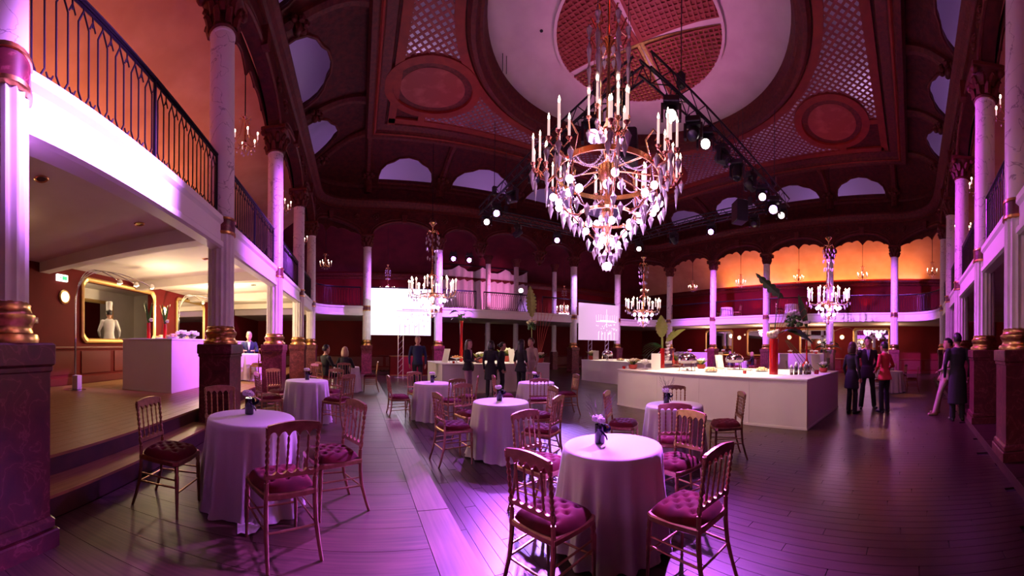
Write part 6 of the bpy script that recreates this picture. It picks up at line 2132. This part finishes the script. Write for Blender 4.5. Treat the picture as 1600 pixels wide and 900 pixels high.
for k in range(5):
    a = -0.9 + 0.25 * k
    MB().tube([(0.3, 0.0, 0.0), (0.3 + 0.1 * k, 0.1, 1.2), (0.35 + 0.17 * k, 0.15, 2.3 - 0.1 * k)], [0.01, 0.009, 0.004], 5).build('branch', 'redstem', t)

# chafing dishes
def chafing(x, y, z, label, rz=0.4):
    t = thing('chafing_dish', label, 'chafing dish', (x, y, z), rz, 'chafing dishes')
    mb = MB()
    for sx in (-0.2, 0.2):
        for sy in (-0.15, 0.15):
            MB().tube([(sx, sy, 0.0), (sx * 0.95, sy * 0.95, 0.2)], 0.010, 6).build('leg', 'steel', t)
    MB().lathe([(0.16, 0.18), (0.23, 0.20), (0.24, 0.25), (0.245, 0.26)], 24).build('pan', 'steel', t, smooth=True)
    lid = MB().lathe([(0.245, 0.262), (0.24, 0.30), (0.21, 0.36), (0.14, 0.41), (0.05, 0.43), (0.0, 0.432)], 24).build('dome_lid', 'chrome', t, smooth=True)
    MB().tube([(-0.05, 0, 0.425), (-0.04, 0, 0.465), (0.04, 0, 0.465), (0.05, 0, 0.425)], 0.009, 6).build('handle', 'steel', lid)
    MB().lathe([(0.03, 0.0), (0.035, 0.05), (0.01, 0.055)], 10).build('burner', 'steel', t)


chafing(7.05, 5.22, BZ, 'chafing dish with domed chrome lid in the middle of the long counter')
chafing(8.25, 4.55, BZ, 'chafing dish with domed lid farther back on the long counter')
chafing(10.15, 11.9, BZ, 'chafing dish with domed lid on the counter below the pink screen')
chafing(10.9, 9.3, BZ, 'chafing dish at the right end of the counter below the pink screen')

# menu cards on stands
def card(x, y, z, rz, w, h, label, tilt=-0.18):
    t = thing('menu_card', label, 'sign', (x, y, z), rz, 'white menu cards on the buffets')
    c = MB().box((0, 0, h / 2), (w, 0.015, h)).build('card', 'paper', t, rot=(tilt, 0, 0))
    MB().tube([(0, 0.16 - tilt * h, 0.005), (0, 0.012 + math.sin(-tilt) * h * 0.7, h * 0.68)], 0.006, 5).build('strut', 'wire', t)


fc = lambda x, y: face_to((x, y), (0, 0)) + PI
card(6.75, 6.0, BZ, fc(6.75, 6.0), 0.24, 0.42, 'upright white menu card at the left end of the long counter')
card(8.2, 4.95, BZ, fc(8.2, 4.95) + 0.5, 0.22, 0.40, 'leaning white menu card left of the second chafing dish', -0.35)
card(8.75, 2.42, BZ, fc(8.75, 2.4) + 0.4, 0.24, 0.42, 'leaning white menu card beside the red bottle vase', -0.3)
card(9.9, 12.4, BZ, fc(9.9, 12.4), 0.26, 0.42, 'white menu card on the counter below the pink screen')
card(2.9, 11.6, BZ, fc(2.9, 11.6) - 0.5, 0.22, 0.5, 'white menu card at the left end of the counter behind the women', -0.4)
card(5.2, 11.1, BZ, fc(5.2, 11.1) + 0.4, 0.22, 0.5, 'white menu card on the counter between the women', -0.35)

# glasses, cups, pots, platters
gl_me = MB().lathe([(0.032, 0.0), (0.036, 0.004), (0.040, 0.16), (0.036, 0.16), (0.032, 0.05), (0.0, 0.05)], 14).mesh('glass', 'clearglass', 30)
gf_me = MB().lathe([(0.031, 0.006), (0.033, 0.05), (0.0, 0.055)], 12).mesh('red_filling', 'redglass')
gw_me = MB().ball((0, 0, 0.17), (0.03, 0.03, 0.045), 7, 5).ball((0.015, 0.01, 0.2), 0.022, 6, 4).mesh('white_bloom', 'petal', 'all')
gpos = [(7.16, 2.55), (7.24, 2.48), (7.33, 2.50), (7.28, 2.38), (7.42, 2.42), (7.38, 2.28), (7.52, 2.36), (7.47, 2.24)]
gl_l = ['leftmost of the small white-flowered glasses beside the tall red cylinder', 'second small white-flowered glass from the tall red cylinder', 'third small white-flowered glass from the tall red cylinder', 'fourth small white-flowered glass from the tall red cylinder',
        'fifth small white-flowered glass from the tall red cylinder', 'sixth small white-flowered glass from the tall red cylinder', 'seventh small white-flowered glass from the tall red cylinder', 'rightmost of the small white-flowered glasses beside the tall red cylinder']
for k, (x, y) in enumerate(gpos):
    t = thing('flower_glass', gl_l[k], 'glass', (x, y, BZ), 0, 'small glasses with white flowers')
    place(gl_me, 'glass', t, None, None, (1, 1, 1 + 0.2 * (k % 3)))
    place(gf_me, 'red_filling', t)
    place(gw_me, 'white_bloom', t, (0, 0, 0.03 * (k % 3)))


def cup(x, y, z, label, m='redglass', r=0.045, h=0.07):
    t = thing('candle_cup', label, 'cup', (x, y, z), 0, 'small red cups on the buffets')
    MB().lathe([(r * 0.85, 0.0), (r, h), (r * 0.9, h), (r * 0.8, 0.015), (0.0, 0.015)], 16).build('cup', m, t, smooth=30)
    MB().lathe([(r * 0.8, 0.02), (r * 0.82, h * 0.5), (0.0, h * 0.5)], 12).build('wax', 'petal', t)


cup(6.36, 6.78, BZ, 'red cup at the left corner of the long counter')
cup(6.55, 6.82, BZ, 'pale cup just left of the red cup on the long counter corner', 'paper')
cup(7.62, 2.12, BZ, 'red square cup near the right corner of the long counter', 'redglass', 0.06, 0.09)
cup(3.05, 11.0, BZ, 'red cup on the counter behind the women, left end')
cup(7.0, 3.6, BZ, 'small red cup left of the tall red cylinder vase')


def pot_plant(x, y, z, label, m='cream_petal', s=1.0):
    t = thing('potted_plant', label, 'plant', (x, y, z), 0, 'potted flowers on the buffets')
    t.scale = (s, s, s)
    MB().lathe([(0.07, 0.0), (0.10, 0.02), (0.12, 0.12), (0.11, 0.12), (0.09, 0.05), (0.0, 0.05)], 18).build('pot', 'terracotta', t, smooth=30)
    mb = MB()
    for k in range(16):
        a = k * 2.4
        blade_leaf((0.03 * math.cos(a), 0.03 * math.sin(a), 0.10), (math.cos(a), math.sin(a), 1.2), 0.16 + 0.05 * (k % 3), 0.03, 0.2, 0.0, 0, 6).build('leaf', 'leaf' if k % 2 else 'lightleaf', t)
    for k in range(7):
        a = k * 2.4
        r = 0.03 * math.sqrt(k)
        bloom(t, (r * math.cos(a), r * math.sin(a), 0.22 + 0.02 * (k % 2)), 0.05, m)


pot_plant(6.5, 6.58, BZ, 'red pot of cream flowers near the left end of the long counter')
pot_plant(8.3, 6.5, BZ, 'leafy red pot behind the pale palm leaves', 'petal', 1.6)
pot_plant(4.0, 11.2, BZ, 'pot of white flowers on the counter behind the woman with the bag', 'petal', 1.3)
pot_plant(5.3, 12.0, BZ, 'pot of yellow flowers between the women on the buffet', 'cream_petal', 1.8)
pot_plant(6.2, 10.95, BZ, 'pot of cream roses at the right end of the counter behind the women', 'cream_petal', 1.3)
pot_plant(9.95, 12.75, BZ, 'pot of flowers at the left end of the counter below the pink screen', 'cream_petal', 1.5)
pot_plant(8.0, 5.45, BZ, 'small potted flowers behind the first chafing dish')
pot_plant(8.25, 2.12, BZ, 'small white flowers at the right corner of the long counter', 'petal', 0.9)


def platter(x, y, z, label, m='food', r=0.2, foot=0.0):
    t = thing('food_platter', label, 'platter', (x, y, z), 0, 'food platters')
    pr = [(r * 0.5, 0.0), (r * 0.55, 0.012)] if not foot else [(0.09, 0.0), (0.09, 0.01), (0.02, 0.03), (0.018, foot - 0.03)]
    MB().lathe(pr + [(r * 0.6, foot + 0.01), (r, foot + 0.03), (r * 0.97, foot + 0.036), (0.0, foot + 0.02)], 24).build('dish', 'paper', t, smooth=30)
    for k in range(14):
        a, q = k * 2.4, r * 0.72 * math.sqrt((k + 0.5) / 14)
        MB().ball((q * math.cos(a), q * math.sin(a), foot + 0.05 + (0.03 if q < r * 0.4 else 0)), (0.036, 0.036, 0.032), 7, 5).build('morsel', m, t, smooth='all')


platter(6.58, 6.22, BZ, 'white footed dish left of the upright menu card', 'paper', 0.15, 0.16)
platter(3.25, 11.35, BZ, 'footed cake stand on the counter behind the women', 'fruit', 0.22, 0.14)
platter(3.55, 11.0, BZ, 'platter of orange canapes on the counter behind the women', 'fruit', 0.22)
platter(10.3, 11.2, BZ, 'white platter on the counter below the pink screen', 'food', 0.22)
platter(10.4, 10.3, BZ, 'pale food platter behind the upright menu card', 'food', 0.2)
platter(7.0, 4.5, BZ, 'white platter of canapes on the long counter left of the wire stands', 'food', 0.2)
platter(7.9, 3.6, BZ, 'canape platter behind the tall red cylinder vase', 'food', 0.2)


def wire_stand(x, y, z, label, rz=0.3):
    t = thing('wire_stand', label, 'stand', (x, y, z), rz, 'empty wire stands on the long counter')
    for s in (-0.14, 0.14):
        MB().tube([(s, -0.1, 0.0), (s, -0.08, 0.10), (s, 0.1, 0.12), (s * 1.1, 0.12, 0.28)], 0.005, 5).build('side_wire', 'wire', t)
    MB().tube([(-0.14, -0.08, 0.10), (0.14, -0.08, 0.10)], 0.005, 5).build('front_wire', 'wire', t)
    MB().tube([(-0.14, 0.1, 0.12), (0.14, 0.1, 0.12)], 0.005, 5).build('rear_wire', 'wire', t)


wire_stand(6.85, 4.15, BZ, 'empty wire stand in the middle of the long counter')
wire_stand(6.75, 3.40, BZ, 'empty wire stand just left of the tall red cylinder')
wire_stand(7.85, 2.8, BZ, 'empty wire stand near the right corner of the long counter')
wire_stand(7.3, 5.7, BZ, 'empty wire stand right of the upright menu card')
# bouquets on the left serving counters
for (x, y, lab, s) in ((-4.5, 6.65, 'red vase with two long blades on the serving counter', 1.0), (-4.25, 6.95, 'second red vase on the serving counter, nearer the column', 0.95), (-4.4, 11.0, 'vase of leaves on the far serving counter', 1.1)):
    t = thing('leaf_vase', lab, 'flowers', (x, y, 1.62), 0, 'leaf vases on the serving counters')
    t.scale = (s, s, s)
    vase_cyl(t, 0.045, 0.36, 'redglass')
    for k in range(4):
        a = k * 1.6
        blade_leaf((0, 0, 0.3), (0.25 * math.cos(a), 0.25 * math.sin(a), 1), 0.62, 0.03, 0.1, 0.3).build('leaf', 'leaf', t)
    bloom(t, (0.05, 0.02, 0.42), 0.05, 'petal')
for (x, y, lab) in ((-4.0, 7.3, 'vase of white flowers on the serving counter by the tall column'), (-3.95, 7.75, 'low bowl of white flowers on the serving counter'), (-4.6, 11.8, 'bowl of white flowers on the far serving counter'),
                    (20.0, 5.6, 'white flowers on the far right counter, left half'), (20.0, 7.2, 'white flowers on the far right counter, right half'), (20.0, 13.2, 'white flowers on the leftmost far counter'), (20.0, 14.6, 'pale flowers at the end of the leftmost far counter')):
    z = 1.62 if x < 0 else 1.25
    t = thing('flower_bowl', lab, 'flowers', (x, y, z), 0, 'flower bowls on the serving counters')
    MB().lathe([(0.06, 0.0), (0.12, 0.10), (0.11, 0.10), (0.0, 0.03)], 16).build('bowl', 'clearglass' if x < 0 else 'redglass', t, smooth=30)
    for k in range(9):
        a, q = k * 2.4, 0.045 * math.sqrt(k)
        bloom(t, (q * math.cos(a), q * math.sin(a), 0.16 - 0.02 * (k // 4)), 0.055, 'petal')
for k, (x, y) in enumerate(((-4.65, 7.4), (-4.5, 7.9), (-4.2, 8.1), (-3.85, 6.6))):
    platter(x, y, 1.62, ['plate of canapes at the back of the serving counter', 'plate near the mirror end of the serving counter', 'plate beside the low flower bowl on the serving counter', 'plate at the front corner of the serving counter'][k], 'food', 0.15)

# ------------------------------------------------------------------ stage side of the far balcony
rs = []
for i in range(61):
    x = 4.6 + 6.4 * i / 60
    row = []
    for j in range(9):
        v = j / 8
        z = 6.6 - 3.0 * v
        row.append((x, 21.25 + 0.10 * math.sin(i * 1.3 + 0.5 * math.sin(v * 3)) - 0.25 * v * v, z - 0.35 * abs(math.sin(PI * i / 15)) * (1 - v)))
    rs.append(row)
dr = thing('stage_drape', 'pale swagged drape lit pink behind the far balcony', 'curtain', (0, 0, 0))
MB().rings(rs, closed=False).build('drape', 'cloth', dr, smooth='all')
MB().tube([(4.5, 21.3, 6.62), (11.1, 21.3, 6.62)], 0.03, 6).build('curtain_pole', 'iron', dr)
t = thing('followspot', 'white glowing followspot on the far balcony beside the slim columns', 'spotlight', (9.2, 18.6, 3.4))
for k in range(3):
    a = k * 2.094
    MB().tube([(0.4 * math.cos(a), 0.4 * math.sin(a), 0.02), (0, 0, 0.95)], 0.018, 6).build('tripod_leg', 'iron', t)
MB().tube([(0, 0, 0.9), (0, 0, 1.2)], 0.02, 6).build('post', 'iron', t)
hd_ = MB().lathe([(0.10, -0.35), (0.13, -0.3), (0.13, 0.3), (0.15, 0.32)], 16).build('lamp_body', 'black', t, smooth=30, loc=(0, 0, 1.32), rot=(R_(82), 0, R_(-26)))
MB().lathe([(0.13, 0.322), (0.0, 0.326)], 16).build('lens', 'lens_white', hd_)
